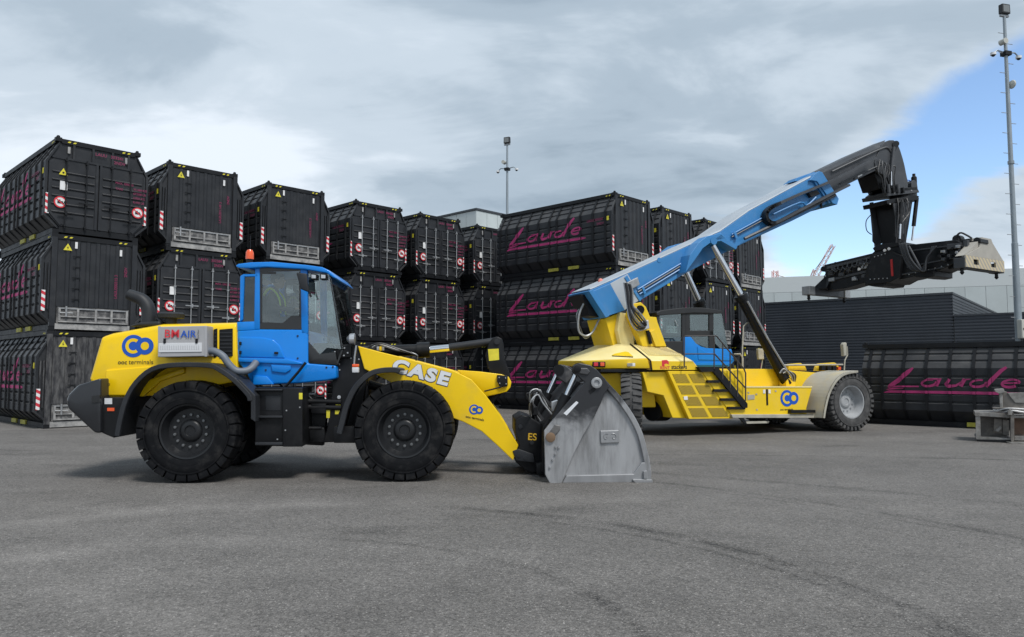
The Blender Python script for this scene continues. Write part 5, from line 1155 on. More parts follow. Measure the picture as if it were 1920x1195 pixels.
slope_patch('lifting_pocket', [(1147, 667), (1153, 664), (1172, 660), (1178, 661), (1187, 669)], syel, 0.012)
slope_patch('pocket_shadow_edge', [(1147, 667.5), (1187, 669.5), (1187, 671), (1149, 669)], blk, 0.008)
lowc = [V(1216, 694, -1.55), V(1150, 698, -1.2), V(1118, 700, -0.8), V(1060, 690, 0.7), (N0[0], 1.5, 1.6)]
MB().loft([[(p[0] + 0.25, p[1] * 0.86, p[2] - 0.02) for p in lowc], [(p[0] + 0.5, p[1] * 0.72, 0.75) for p in lowc]]).build('ballast', syel, rs, 0.03)
sp('tail_beam', [(1127, 693), (1222, 692), (1222, 699), (1127, 698)], blk, -1.35, 1.2, 0.01)
# tail lamps on the rear face
ra, rb_ = Vector(V(1150, 683, -1.262)), Vector(V(1088 + 10, 685, -1.01)); rd = (rb_ - ra).normalized()
def on_rear(a, b):     # a point on the rear face plane through ra with direction rd
    o, d = ray(a, b); o = SF.rot @ (o - SF.loc); d = SF.rot @ d; nrm = Vector((rd.y, -rd.x, 0)); t = (ra - o).dot(nrm) / d.dot(nrm); return o + d * t, nrm
def rear_patch(name, a0, a1, b0, b1, m, lift, parent=rs, bev=0.0):
    q = [on_rear(a, b) for a, b in ((a0, b1), (a1, b1), (a1, b0), (a0, b0))]; nn = q[0][1]
    if nn.x > 0: nn = -nn
    return MB().loft([[p + nn * lift for p, _ in q], [p + nn * (lift - 0.06) for p, _ in q]]).build(name, m, parent, bev)
tl = rear_patch('tail_lamp', 1110.5, 1135, 678.5, 688.5, blk, 0.035, bev=0.015)
rear_patch('lamp_lens', 1113, 1121, 680, 687, red_p, 0.045, tl, 0.012); rear_patch('lamp_lens', 1125, 1133, 680, 687, orange, 0.045, tl, 0.012)
# hood with ribbed top, sloping up to the middle
H0, H1 = V(1223, 694, -1.63), V(1313, 694, -1.63)
Hn0, Hn1 = V(1221, 676, -1.63), V(1300, 677, -1.63); Ht0, Ht1 = V(1184, 646, -0.70), V(1250, 650, -0.70); Ht1b = V(1262, 654, -0.75)
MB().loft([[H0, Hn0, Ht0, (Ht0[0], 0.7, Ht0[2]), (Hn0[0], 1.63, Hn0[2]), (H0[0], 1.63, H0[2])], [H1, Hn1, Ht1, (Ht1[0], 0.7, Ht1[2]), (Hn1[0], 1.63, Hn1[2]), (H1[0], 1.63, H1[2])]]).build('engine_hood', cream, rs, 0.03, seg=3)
sp('hood_side', [(1223.5, 694), (1221.5, 677), (1299.5, 678), (1312, 694)], syel, -1.637, -1.60, 0.006, yref=-1.637)
MB().tube([s3(1221.5, 694, -1.64), s3(1219, 676, -1.64), tuple(Vector(Hn0).lerp(Vector(Ht0), 0.5) + Vector((-0.04, -0.01, 0.01))), tuple(Vector(Ht0) + Vector((-0.04, 0, 0.01)))], 0.022, 5).build('hood_seam', blk, rs)
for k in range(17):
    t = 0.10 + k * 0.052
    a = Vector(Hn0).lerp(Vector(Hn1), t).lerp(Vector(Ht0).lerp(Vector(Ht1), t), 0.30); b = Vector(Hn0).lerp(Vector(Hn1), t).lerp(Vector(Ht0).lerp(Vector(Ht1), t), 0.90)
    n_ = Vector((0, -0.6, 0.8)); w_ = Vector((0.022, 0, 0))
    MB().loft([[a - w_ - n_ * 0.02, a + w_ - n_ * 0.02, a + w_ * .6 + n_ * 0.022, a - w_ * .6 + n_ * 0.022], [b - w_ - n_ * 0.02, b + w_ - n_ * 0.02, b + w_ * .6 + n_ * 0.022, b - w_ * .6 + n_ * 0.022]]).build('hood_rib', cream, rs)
slope_patch('hood_vent', [(1205, 655), (1249, 653.5), (1278, 665), (1238, 666)], vent_tan, 0.008, rs, (Hn0, Hn1, Ht0))
sp('side_lamp', [(1186, 681), (1191, 681), (1191, 687), (1186, 687)], white_p, -1.66, -1.40, 0.004)
# rental mark: red emblem with red and dark lettering
em2 = sp('rental_emblem', [(1241, 676), (1250, 675), (1254, 678), (1254, 684), (1250, 682), (1246, 683), (1246, 687), (1241, 687)], red_p, -1.638, -1.628, 0)
decal(SF, rs, 'RENT', (1238, 692.5), (1256, 692.5), -1.640, red_p, 0.02, squash=0.9); decal(SF, rs, 'stackers', (1259, 692), (1288, 692), -1.640, black_p, 0.02, squash=1.1)
# cooler housing with eight mesh panels
hs = sp('cooler_housing', [(1252, 696), (1316, 696), (1375, 785), (1292, 786)], syel, -1.64, -1.52, 0.01)
sp('cooler_duct', [(1205, 698), (1254, 697), (1294, 785), (1262, 784), (1245, 742), (1215, 735)], syel, -1.50, 0.9, 0.015, yref=-1.52)
TLq, TRq, BRq, BLq = (1252, 696), (1316, 696), (1375, 785), (1292, 786)
def bil(u, v):
    a = (TLq[0] + (TRq[0] - TLq[0]) * u, TLq[1] + (TRq[1] - TLq[1]) * u); b = (BLq[0] + (BRq[0] - BLq[0]) * u, BLq[1] + (BRq[1] - BLq[1]) * u)
    return (a[0] + (b[0] - a[0]) * v, a[1] + (b[1] - a[1]) * v)
for r in range(4):
    for c in range(2):
        u0, u1 = (0.10, 0.47) if c == 0 else (0.56, 0.93); v0 = 0.06 + r * 0.238; v1 = v0 + 0.185
        Q = [bil(u0, v0), bil(u1, v0), bil(u1, v1), bil(u0, v1)]
        pn = sp('mesh_panel', Q, mesh_m, -1.648, -1.60, 0, hs)
        for k in range(11):
            uu = u0 + (u1 - u0) * (k + 0.5) / 11
            a, b = bil(uu, v0), bil(uu, v1)
            sp('mesh_bar', [(a[0] - .35, a[1]), (a[0] + .35, a[1]), (b[0] + .35, b[1]), (b[0] - .35, b[1])], syel, -1.652, -1.648, 0, hs)['kind'] = 'stuff'
sp('label', [(1282, 744), (1289, 743), (1290, 750), (1283, 750)], white_p, -1.655, -1.64, 0, hs)
sp('frame_underside', [(1200, 700), (1300, 700), (1300, 760), (1215, 760)], blk, -0.8, 0.8, 0.02)
MB().cyl(s3(1222, 770, -0.9), s3(1246, 770, -0.7), 0.28, n=20).build('hydraulic_tank', blk, rs, smooth=True)
# stairs and hand rails
YS = -1.76
sp('stair_stringer', [(1337, 688), (1346, 688), (1402, 757), (1402, 765), (1394, 766), (1338, 698)], blk, YS, YS + 0.06, 0.008)
for (x0, x1, b) in ((1327, 1351, 713), (1339, 1366, 730), (1352, 1382, 747), (1366, 1398, 763)):
    sp('stair_tread', [(x0, b), (x1, b), (x1, b + 5), (x0, b + 5)], blk, YS + 0.02, -1.66, 0.006)
sp('walkway', [(1309, 688), (1341, 688), (1341, 697), (1316, 698)], blk, YS, -0.9, 0.006)
rail = mat('dark_hand_rail', (0.05, 0.045, 0.045), 0.45)
def rl(pts, y, r=0.02, m=rail): return MB().tube([s3(a, b, y) for a, b in pts], r, 6).build('hand_rail', m, rs)
rl([(1284, 630), (1343, 630), (1395, 692), (1398, 700), (1398, 752)], YS); rl([(1283, 664), (1340, 664), (1397, 727)], YS)
for a, b0, b1 in ((1283, 630, 690), (1339, 630, 692), (1355, 646, 712), (1369, 662, 728), (1383, 678, 744)): rl([(a, b0), (a, b1)], YS, 0.018)
rl([(1392, 690), (1392, 652), (1394, 612), (1400, 606), (1410, 604)], -0.9, 0.02, lip_m); rl([(1376, 664), (1388, 664), (1393, 672), (1393, 690)], -0.9, 0.02, lip_m)
sp('deck_mirror', [(1421, 654), (1432, 654), (1433, 674), (1423, 674)], lip_m, 0.6, 0.7, 0.02); rl([(1430, 672), (1427, 692)], 0.65, 0.015, lip_m)
# operator cab
YB = -0.78
def cb(name, pts, m, d0=0.0, d1=0.08, bev=0.01, parent=rs, both=True):
    o = sp(name, pts, m, YB + d0, YB + d1, bev, parent, yref=YB)
    if both: sp(name, pts, m, -YB - d1, -YB - d0, bev, parent, yref=YB)
    return o
sp('cab_roof', [(1231, 586), (1240, 582), (1281, 577), (1318, 577), (1340, 580), (1355, 583), (1354, 588), (1300, 587), (1232, 592)], cabdark, YB - 0.04, -YB + 0.04, 0.015)
cb('cab_pillar', [(1232, 588), (1237, 588), (1237, 662), (1232, 640)], cabdark); cb('cab_pillar', [(1279, 582), (1286, 582), (1286, 662), (1279, 662)], cabdark)
dfr = cb('door_frame', [(1286, 584), (1338, 584), (1338, 590), (1286, 590)], cabdark); cb('door_frame', [(1286, 620), (1338, 620), (1338, 629), (1286, 629)], cabdark)
cb('door_frame', [(1286, 589), (1294, 589), (1294, 621), (1286, 621)], cabdark); cb('door_frame', [(1330, 589), (1338, 589), (1338, 655), (1330, 655)], cabdark)
cb('door_window', [(1294, 590), (1330, 590), (1330, 620), (1294, 620)], glass_green, 0.03, 0.038, 0)
cb('rear_quarter_window', [(1237, 591), (1279, 587), (1279, 640), (1237, 640)], glass_green, 0.03, 0.038, 0)
cb('lower_window', [(1286, 629), (1330, 629), (1330, 654), (1305, 644), (1296, 632), (1286, 632)], glass_green, 0.03, 0.038, 0)
cb('front_quarter_window', [(1338, 586), (1354, 585), (1366, 652), (1352, 654), (1338, 640)], glass_green, 0.03, 0.038, 0)
wa, wb_ = SF.pt(1354, 585, YB), SF.pt(1367, 653, YB)
MB().loft([[(wa[0], y, wa[1]), (wb_[0], y, wb_[1]), (wb_[0] - 0.01, y, wb_[1]), (wa[0] - 0.01, y, wa[1])] for y in (YB + 0.04, -YB - 0.04)]).build('windscreen', glass_green, rs)
sp('cab_base', [(1232, 640), (1281, 640), (1281, 690), (1250, 690), (1236, 664)], cabdark, YB, -YB, 0.015)
sp('cab_lower_body', [(1282, 632), (1296, 632), (1305, 644), (1315, 650), (1325, 653), (1372, 655), (1377, 677), (1367, 688), (1290, 688), (1282, 660)], scab_blue, YB - 0.02, -YB + 0.02, 0.02, seg=3)
cb('cab_swage', [(1306, 650), (1322, 660), (1340, 664), (1372, 672), (1374, 677), (1308, 675)], scab_blue, -0.04, 0.01, 0.015)
sp('cab_swage', [(1300, 680), (1370, 680), (1366, 685), (1302, 685)], scab_blue, YB - 0.05, YB, 0.008)
c1 = SF.pt(1300, 655, 0)
MB().box(c1[0] - 0.1, c1[0] + 0.42, -0.25, 0.25, c1[1], c1[1] + 0.12).build('seat_cushion', seat_m, rs, 0.03); MB().box(c1[0] - 0.22, c1[0] - 0.08, -0.23, 0.23, c1[1], c1[1] + 0.75).build('seat_back', seat_m, rs, 0.03)
MB().box(c1[0] + 0.55, c1[0] + 0.8, -0.3, 0.3, c1[1] - 0.1, c1[1] + 0.3).build('dashboard', cabdark, rs, 0.03)
MB().tube([s3(1256, 583, -0.6), s3(1268, 605, -0.78), s3(1271, 612, -0.8)], 0.01, 5).build('antenna_cable', galv, rs)
MB().cyl(s3(1274, 556, -0.3), s3(1283, 578, -0.3), 0.01, n=5).build('antenna', blk, rs)
# tower carrying the boom pivot
tw = [(1180, 591), (1188, 570), (1202, 567), (1211, 575), (1219, 594), (1231, 595), (1233, 604), (1250, 650), (1205, 650)]
for s in (1, -1):
    y0, y1 = (-0.86, -0.62) if s > 0 else (0.62, 0.86)
    sp('boom_tower', tw, syel, y0, y1, 0.015, yref=-0.86)
sp('tower_back', [(1163, 586), (1176, 588), (1187, 622), (1190, 650), (1165, 650), (1158, 620)], cream, -0.62, 0.62, 0.015)
sp('tower_back', [(1135, 597), (1163, 586), (1170, 610), (1176, 650), (1150, 650)], syel, -0.45, 0.62, 0.015)
MB().cyl(s3(1200, 581, -0.9), s3(1200, 581, -0.62), 0.12, n=16).build('boom_pivot', blk, rs, smooth=True)
MB().tube([s3(1214, 620, -0.9), s3(1220, 645, -0.9)], 0.05, 8).build('tower_pipe', blk, rs)
sp('ladder_plate', [(1219, 622), (1228, 618), (1240, 650), (1230, 650)], syel, -0.92, -0.86, 0.008)
# boom: outer section with chamfered top, inner section, head
BO = -0.56
def boom_sec(name, top_l, top_r, bot_pts, m, w, parent=rs): pass
bt = [(1107, 544), (1180, 511.8), (1290, 461.3), (1350, 434.8), (1405, 395.8), (1532, 327)]                 # top edge of the flat side
bl = [(1138, 593), (1168, 583), (1203, 562), (1287, 512), (1380, 463), (1484, 415), (1562, 376)]
sp('outer_boom', bt + [(1538, 331), (1562, 376)][0:1] + bl[::-1], sblu, BO, -BO, 0.012)
ct = []
for (a, b) in bt: ct.append((a, b))
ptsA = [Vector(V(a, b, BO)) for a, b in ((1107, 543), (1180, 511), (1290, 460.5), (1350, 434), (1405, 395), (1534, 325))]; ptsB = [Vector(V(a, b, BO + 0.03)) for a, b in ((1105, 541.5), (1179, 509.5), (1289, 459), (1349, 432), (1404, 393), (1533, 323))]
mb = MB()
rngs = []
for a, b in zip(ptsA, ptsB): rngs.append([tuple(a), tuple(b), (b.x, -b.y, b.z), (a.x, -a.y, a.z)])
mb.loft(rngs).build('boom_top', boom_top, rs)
# swages, gusset and stiffeners on the side
sp('boom_stiffener', [(1176, 516), (1203, 562), (1200, 566), (1171, 521)], sblu, BO - 0.05, BO, 0.01)
sp('boom_root_plate', [(1110, 547), (1144, 532), (1172, 582), (1139, 593)], sblu, BO - 0.04, BO, 0.01)
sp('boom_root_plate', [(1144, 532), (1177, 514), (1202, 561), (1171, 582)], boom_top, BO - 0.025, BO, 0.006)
sp('root_cap', [(1104, 546), (1111, 543), (1143, 593), (1136, 596)], sblu, BO - 0.07, -BO + 0.07, 0.01)
sp('root_box', [(1088, 552), (1104, 553), (1128, 588), (1100, 575)], blk, -0.3, 0.45, 0.01)
# lug housing for the lift cylinders
for s in (1, -1):
    y0, y1 = (-0.98, BO) if s > 0 else (-BO, 0.98)
    o = sp('cylinder_housing', [(1286, 511), (1294, 478), (1310, 455), (1326, 443), (1352, 437), (1362, 447), (1342, 452), (1330, 457), (1318, 466), (1300, 492)], sblu, y0, y1, 0.012, yref=-0.98)
    sp('housing_plate', [(1330, 455), (1352, 440), (1383, 463), (1380, 468), (1352, 452)], sblu, y0, y1, 0.008, yref=-0.98)
    MB().cyl((SF.pt(1338, 452, -0.98)[0], y0 - 0.02, SF.pt(1338, 452, -0.98)[1]), (SF.pt(1338, 452, -0.98)[0], y1 + 0.02, SF.pt(1338, 452, -0.98)[1]), 0.11, n=14).build('cylinder_pin', sblu, rs, smooth=True)
# pipes along the boom side
for (a0, b0, a1, b1, o) in ((1196, 543, 1284, 490, 0), (1196, 548, 1285, 494, 1), (1199, 552, 1287, 498, 2), (1372, 440, 1436, 405, 0), (1372, 445, 1438, 409, 1)):
    MB().cyl(s3(a0, b0, BO - 0.05), s3(a1, b1, BO - 0.05), 0.022, n=6).build('boom_pipe', sblu if o != 1 else boomgrey, rs)
for a, b in ((1204, 544), (1276, 500), (1376, 440)): sp('pipe_clamp', [(a, b - 4), (a + 4, b - 6), (a + 8, b + 6), (a + 4, b + 8)], sblu, BO - 0.09, BO, 0.008)
MB().lathe([(0, 0.07), (-0.01, 0.07), (-0.012, 0.05)], s3(1236, 488, BO), 'y', 16).build('inspection_cover', sblu, rs)
# energy chain looping along the boom
ch = [(1640, 297), (1566, 336), (1500, 364), (1460, 382), (1444, 390), (1435, 400), (1436, 412), (1446, 419), (1462, 414), (1500, 394), (1566, 360), (1590, 348)]
cp_ = [Vector(s3(a, b, BO - 0.14)) for a, b in ch]; cpath = catmull(cp_, 6)
mb = MB()
def bar(path, w, h):
    rings = []
    for i, p in enumerate(path):
        t = (path[min(i + 1, len(path) - 1)] - path[max(i - 1, 0)]).normalized(); n_ = Vector((-t.z, 0, t.x))
        rings.append([p + n_ * h + Vector((0, w, 0)), p + n_ * h - Vector((0, w, 0)), p - n_ * h - Vector((0, w, 0)), p - n_ * h + Vector((0, w, 0))])
    mb.loft(rings)
bar(cpath, 0.09, 0.035); mb.build('energy_chain', boomgrey, rs)
mesh_link = MB().box(-0.045, 0.045, -0.10, 0.10, -0.05, 0.05).mesh('chain_link'); mesh_link.materials.append(spr_black)
for i in range(19, 45):
    seg = cpath[i] - cpath[i - 1]; n_ = max(1, int(round(seg.length / 0.15)))
    for k in range(n_):
        o = bpy.data.objects.new('chain_link', mesh_link); COL.objects.link(o); o.parent = rs; o.location = cpath[i - 1] + seg * ((k + 0.5) / n_); o.rotation_euler.y = -math.atan2(seg.z, seg.x)
MB().tube([s3(a, b, BO - 0.14) for a, b in ((1396, 448), (1448, 423), (1566, 366))], 0.05, 6).build('chain_tray', boomgrey, rs)
MB().tube([s3(a, b, BO - 0.10) for a, b in ((1450, 402), (1500, 380), (1512, 386), (1530, 370))], 0.03, 6, smooth=3).build('boom_hose', sblu, rs)
sp('hose_clamp', [(1516, 362), (1532, 356), (1538, 364), (1522, 370)], blk, BO - 0.12, BO, 0.01)
# collar at the mouth of the outer boom
sp('boom_collar', [(1519, 338), (1527, 327), (1536, 321), (1542, 323), (1573, 373), (1570, 384), (1562, 382), (1532, 340)], sblu, BO - 0.10, -BO + 0.10, 0.012)
sp('boom_collar', [(1526, 340), (1534, 336), (1562, 377), (1555, 382)], sblu, BO - 0.06, -BO + 0.06, 0.012)
sp('collar_fitting', [(1490, 340), (1494, 334), (1528, 322), (1530, 327), (1500, 340)], sblu, -0.2, 0.2, 0.012)
MB().cyl(s3(1540, 390, -0.6), s3(1540, 380, -0.6), 0.03, n=6).build('grease_nipple', blk, rs)
# inner boom and head
sp('inner_boom', [(1520, 337), (1545, 322), (1652, 275), (1664, 290), (1658, 312), (1567, 357), (1545, 366)], boomgrey, -0.42, 0.42, 0.012)
ia = [Vector(V(a, b, -0.42)) for a, b in ((1536, 328), (1600, 297), (1654, 275))]; ib = [Vector(V(a, b, -0.24)) for a, b in ((1536, 320), (1600, 289), (1660, 263))]
MB().loft([[tuple(a), tuple(b), (b.x, -b.y, b.z), (a.x, -a.y, a.z)] for a, b in zip(ia, ib)]).build('inner_boom_top', boomgrey, rs)
head_px = smooth2(SF.poly([(1646, 322), (1640, 305), (1650, 280), (1660, 266), (1675, 263), (1684, 272), (1693, 298), (1699, 325), (1702, 356), (1672, 358), (1666, 335)], -0.45), 2)
for y0, y1 in ((-0.45, -0.36), (0.36, 0.45)): MB().prism(head_px, y0, y1).build('boom_head', boomgrey, rs, 0.01)
sp('head_core', [(1650, 285), (1670, 268), (1680, 275), (1692, 312), (1698, 352), (1650, 354), (1640, 326)], spr_black, -0.355, 0.355, 0.01)
MB().cyl(s3(1676, 276, -0.52), s3(1671, 322, -0.52), 0.05, n=10).build('damping_cylinder', boomgrey, rs, smooth=True); MB().cyl(s3(1671, 322, -0.52), s3(1671, 348, -0.52), 0.03, n=8).build('damping_rod', chrome, rs, smooth=True)
MB().cyl(s3(1680, 270, -0.56), s3(1680, 270, 0.56), 0.10, n=14).build('head_pin', boomgrey, rs, smooth=True)
MB().cyl(s3(1632, 328, 0.2), s3(1633, 364, 0.2), 0.05, n=8).build('damping_cylinder', boomgrey, rs, smooth=True)
MB().tube([s3(1628, 330, 0.2), s3(1622, 340, 0.2), s3(1626, 346, 0.2), s3(1631, 336, 0.2)], 0.014, 5, smooth=4).build('hydraulic_hose', logo_b, rs)
sp('rotator_plate', [(1664, 359), (1672, 353), (1720, 351), (1723, 360), (1666, 367)], spr_black, -0.45, 0.45, 0.012)
sp('rotator_rim', [(1662, 361), (1722, 356), (1724, 361), (1664, 368)], boomgrey, -0.50, 0.50, 0.008)
sp('rotator_motor', [(1709, 352), (1709, 343), (1712, 338), (1716, 338), (1720, 345), (1721, 353)], boomgrey, -0.35, -0.05, 0.015)
MB().lathe([(0, 0.09), (0.22, 0.09), (0.26, 0.05), (0.34, 0.05)], s3(1714, 345, -0.2), 'z', 12).build('motor_cap', spr_black, rs)
sp('rotator_flange', [(1662, 375), (1716, 366), (1724, 368), (1721, 375), (1664, 383)], spr_black, -0.48, 0.48, 0.012)
def neck(name, top_px, bot_px, yt, yb, m):
    t0, t1 = top_px; b0, b1 = bot_px; rings = []
    for (p0, p1), yv in (((t0, t1), yt), (((t0[0] + b0[0]) / 2 - 1, (t0[1] + b0[1]) / 2), ((t1[0] + b1[0]) / 2 + 1, (t1[1] + b1[1]) / 2)) and ((((t0[0] * .45 + b0[0] * .55), (t0[1] * .45 + b0[1] * .55)), ((t1[0] * .45 + b1[0] * .55), (t1[1] * .45 + b1[1] * .55))), yt * 0.8), ((b0, b1), yb)):
        A_, B2 = SF.pt(*p0, -0.3), SF.pt(*p1, -0.3)
        rings.append([(A_[0], -yv, A_[1]), (B2[0], -yv, B2[1]), (B2[0], yv, B2[1]), (A_[0], yv, A_[1])])
    MB().loft(rings).build(name, m, rs, 0.02)
neck('rotator_neck', ((1674, 376), (1707, 370)), ((1682, 464), (1700, 462)), 0.42, 0.26, spr_black)
MB().cyl(s3(1694, 378, 0.0), s3(1693, 358, 0.0), 0.42, n=24).build('slew_bearing', boomgrey, rs, smooth=True)
for y_ in (-0.47, 0.44): sp('rotator_cheek', [(1674, 378), (1706, 373), (1704, 400), (1696, 430), (1698, 448), (1688, 454), (1680, 444), (1680, 410)], boomgrey, y_, y_ + 0.04, 0.01, yref=-0.47)
MB().lathe([(0, 0.13), (-0.05, 0.13), (-0.06, 0.06)], s3(1688, 444, -0.47), 'y', 16).build('neck_pin', spr_black, rs)
for k, (a, b) in enumerate(((1668, 383), (1684, 380), (1700, 377), (1676, 362), (1692, 360), (1708, 358))): MB().lathe([(0, 0.03), (-0.03, 0.028), (-0.032, 0.001)], s3(a, b, -0.485), 'y', 6).build('flange_bolt', galv, rs)
for k in range(6): sp('hydraulic_fitting', [(1660 + 7 * k, 340 - 3 * (k % 3)), (1664 + 7 * k, 339 - 3 * (k % 3)), (1665 + 7 * k, 350), (1660 + 7 * k, 351)], spr_black if k % 2 else boomgrey, -0.5 + 0.02 * k, -0.36, 0.012)
for (a, b, c, d, y_) in ((1634, 380, 1639, 436, 0.55), (1719, 372, 1713, 424, -0.2), (1690, 380, 1688, 420, -0.58)):
    MB().cyl(s3(a, b, y_), s3(c, d, y_), 0.065, n=10).build('levelling_cylinder', spr_black, rs, smooth=True)
    e_ = Vector(s3(c, d, y_)); f_ = (e_ - Vector(s3(a, b, y_))).normalized() * 0.5
    MB().cyl(tuple(e_), tuple(e_ + f_), 0.035, n=8).build('levelling_rod', chrome, rs, smooth=True)
for k in range(8):
    x0 = 1688 + 2.6 * k
    MB().tube([s3(x0 - 6, 372, -0.5), s3(x0 + hr.uniform(-4, 6), 392 + hr.uniform(-8, 8), -0.56), s3(x0 - 6 + hr.uniform(-5, 5), 422, -0.56), s3(x0 - 8, 456, -0.5)], 0.018, 6, smooth=5).build('hydraulic_hose', hosem, rs)
# hoses at the boom root
for k in range(7):
    y_ = -0.94 - 0.03 * (k % 3); o = k * 2.2
    MB().tube([s3(1170 + o, 530 + o * .3, y_), s3(1173 + o, 548, y_), s3(1176 + o * .8, 572, y_), s3(1180 + o, 598 - 3 * k, y_ - 0.05), s3(1192 + o, 618 - 4 * k, y_ - 0.08), s3(1206 + o * .5, 618 - 2 * k, y_ - 0.04), s3(1210, 610, y_)], 0.024, 6, smooth=6).build('hydraulic_hose', hosem if k % 3 else galv, rs)
sp('valve_block', [(1200, 604), (1216, 600), (1218, 616), (1204, 620)], silver, -1.0, -0.86, 0.012); sp('valve_block', [(1176, 530), (1196, 520), (1200, 534), (1182, 544)], galv, BO - 0.12, BO, 0.012)
for k in range(3):
    y_ = -0.2 + 0.2 * k
    MB().tube([s3(1098, 563, y_), s3(1086 - 2 * k, 590, y_), s3(1085 + 2 * k, 620, y_), s3(1098, 630 + 2 * k, y_), s3(1112, 622, y_), s3(1122, 602, y_), s3(1130, 592, y_)], 0.028, 6, smooth=6).build('hydraulic_hose', galv if k != 1 else hosem, rs)
sp('hose_bracket', [(1100, 574), (1125, 578), (1128, 596), (1104, 592)], blk, -0.3, 0.3, 0.01)
bcn = s3(1126, 528, 0.2)
MB().cyl((bcn[0], bcn[1], bcn[2] - 0.22), (bcn[0], bcn[1], bcn[2] - 0.08), 0.03, n=8).build('beacon_stem', galv, rs); MB().lathe([(-0.09, 0.07), (0.0, 0.075), (0.07, 0.05), (0.09, 0.001)], bcn, 'z', 16).build('beacon', mat('pale_red_lens', (0.75, 0.25, 0.20), 0.3), rs, smooth=True)

# ---- spreader, swung about its rotator
PSI = R(33)
tip = SF.pt(1680, 470, 0.0); tipw = SF.loc + Matrix.Rotation(SYAW, 3, 'Z') @ Vector((tip[0], 0, 0))
SPF = Frame((tipw.x, tipw.y), PSI - R(90))
spd = thing('spreader', 'black telescopic container spreader hanging from the raised boom tip', 'spreader', (SPF.loc.x, SPF.loc.y, 0), PSI - R(90))
def qp(name, pts, m, y0, y1, bevel=0.012, parent=spd, yref=None): return px(MB(), pts, y0, y1, SPF, yref).build(name, m, parent, bevel)
# in this frame x runs from the far left end to the near right end; the visible side is y = -0.5
YQ = -0.45
main = qp('main_beam', [(1632, 478), (1650, 462), (1700, 460), (1790, 450), (1802, 455), (1804, 487), (1760, 508), (1700, 522), (1640, 532), (1618, 527)], spr_black, YQ, -YQ)
qp('slewing_ring', [(1636, 466), (1644, 459), (1672, 455), (1694, 454), (1696, 460), (1672, 464), (1640, 472)], spr_black, -0.5, 0.5, yref=-0.5)
qp('centre_frame', [(1636, 478), (1668, 470), (1690, 480), (1686, 520), (1668, 530), (1624, 534), (1630, 500)], spr_black, -0.62, 0.62, yref=-0.62)
for pts_ in ([(1622, 528), (1665, 526), (1660, 536), (1640, 538), (1622, 535)], [(1716, 512), (1752, 506), (1752, 518), (1738, 521), (1716, 520)]): qp('beam_shoe', pts_, spr_black, -0.55, 0.55, yref=-0.55)
qp('telescopic_beam', [(1545, 497), (1570, 491), (1640, 474), (1640, 525), (1585, 541), (1552, 545)], spr_black, -0.32, 0.32, yref=-0.32)
qp('beam_rail', [(1550, 500), (1640, 479), (1640, 483), (1550, 505)], boomgrey, -0.40, -0.32, 0.006, yref=-0.40)
qp('beam_rail', [(1552, 524), (1640, 503), (1640, 508), (1552, 528)], boomgrey, -0.36, -0.32, 0.006, yref=-0.36)
qp('red_tape', [(1669, 487), (1673, 486), (1675, 518), (1671, 518)], redtape, -0.635, -0.615, 0, yref=-0.635)
qp('telescopic_beam', [(1790, 452), (1812, 450), (1815, 488), (1796, 492)], spr_black, -0.32, 0.32, yref=-0.32)
for (a, b, w, h) in ((1775, 458, 26, 10), (1806, 452, 8, 22), (1768, 470, 6, 8)): qp('valve_box', [(a, b), (a + w, b - 2), (a + w, b + h - 2), (a, b + h)], boomgrey, -0.58, -0.45, 0.012, yref=-0.58)
for (a, b, r_) in ((1797, 449, 0.13), (1835, 452, 0.10), (1570, 496, 0.08), (1547, 505, 0.10)): MB().lathe([(-0.12, r_), (0.12, r_), (0.14, r_ * .6)], SPF.p3(a, b, -0.1), 'y', 12).build('spreader_motor', spr_black, spd, smooth=True)
for k in range(5):
    y_ = -0.66 - 0.03 * k
    MB().tube([SPF.p3(1686 + 3 * k, 456, y_), SPF.p3(1694 + 3 * k, 482, y_), SPF.p3(1706 + 4 * k, 503, y_), SPF.p3(1722 + 3 * k, 508, y_), SPF.p3(1738, 492 - 2 * k, y_), SPF.p3(1748 + 2 * k, 462, y_)], 0.025, 6, smooth=6).build('hydraulic_hose', hosem if k % 2 else boomgrey, spd)
MB().cyl(SPF.p3(1704, 462, -0.72), SPF.p3(1727, 505, -0.72), 0.035, n=8).build('shift_rod', boomgrey, spd, smooth=True)
for k in range(10):
    a = 1545 + hr.uniform(0, 75); b = 495 - (a - 1545) * 0.2 + hr.uniform(8, 36)
    qp('spreader_fitting', [(a, b), (a + hr.uniform(5, 12), b - 2), (a + 10, b + 5), (a, b + 6)], boomgrey if k % 3 else galv, -0.42, -0.33, 0.01, yref=-0.42)
# end beams: far one dark, near one with its beige shield
def end_beam(name, xs, z, m, half=1.13): 
    return MB().box(xs - 0.12, xs + 0.12, -half, half, z - 0.12, z + 0.12).build(name, m, spd, 0.015)
xf, zf = SPF.pt(1550, 550, 0.0); xn, zn = SPF.pt(1843, 500, 0.0)
ef = end_beam('end_beam', xf, zf, boomgrey); en = end_beam('end_beam', xn - 0.12, zn, boomgrey)
for xe, ze, par in ((xf, zf, ef), (xn - 0.1, zn, en)):
    for s in (-1.05, 1.05):
        MB().cyl((xe, s, ze - 0.12), (xe, s, ze - 0.26), 0.05, n=8).cyl((xe, s, ze - 0.24), (xe, s, ze - 0.31), 0.07, 0.02, n=8).build('twist_lock', spr_black, par)
        MB().box(xe - 0.16, xe + 0.16, s - 0.16, s + 0.16, ze - 0.13, ze + 0.18).build('lock_housing', galv if xe == xf else boomgrey, par, 0.015)
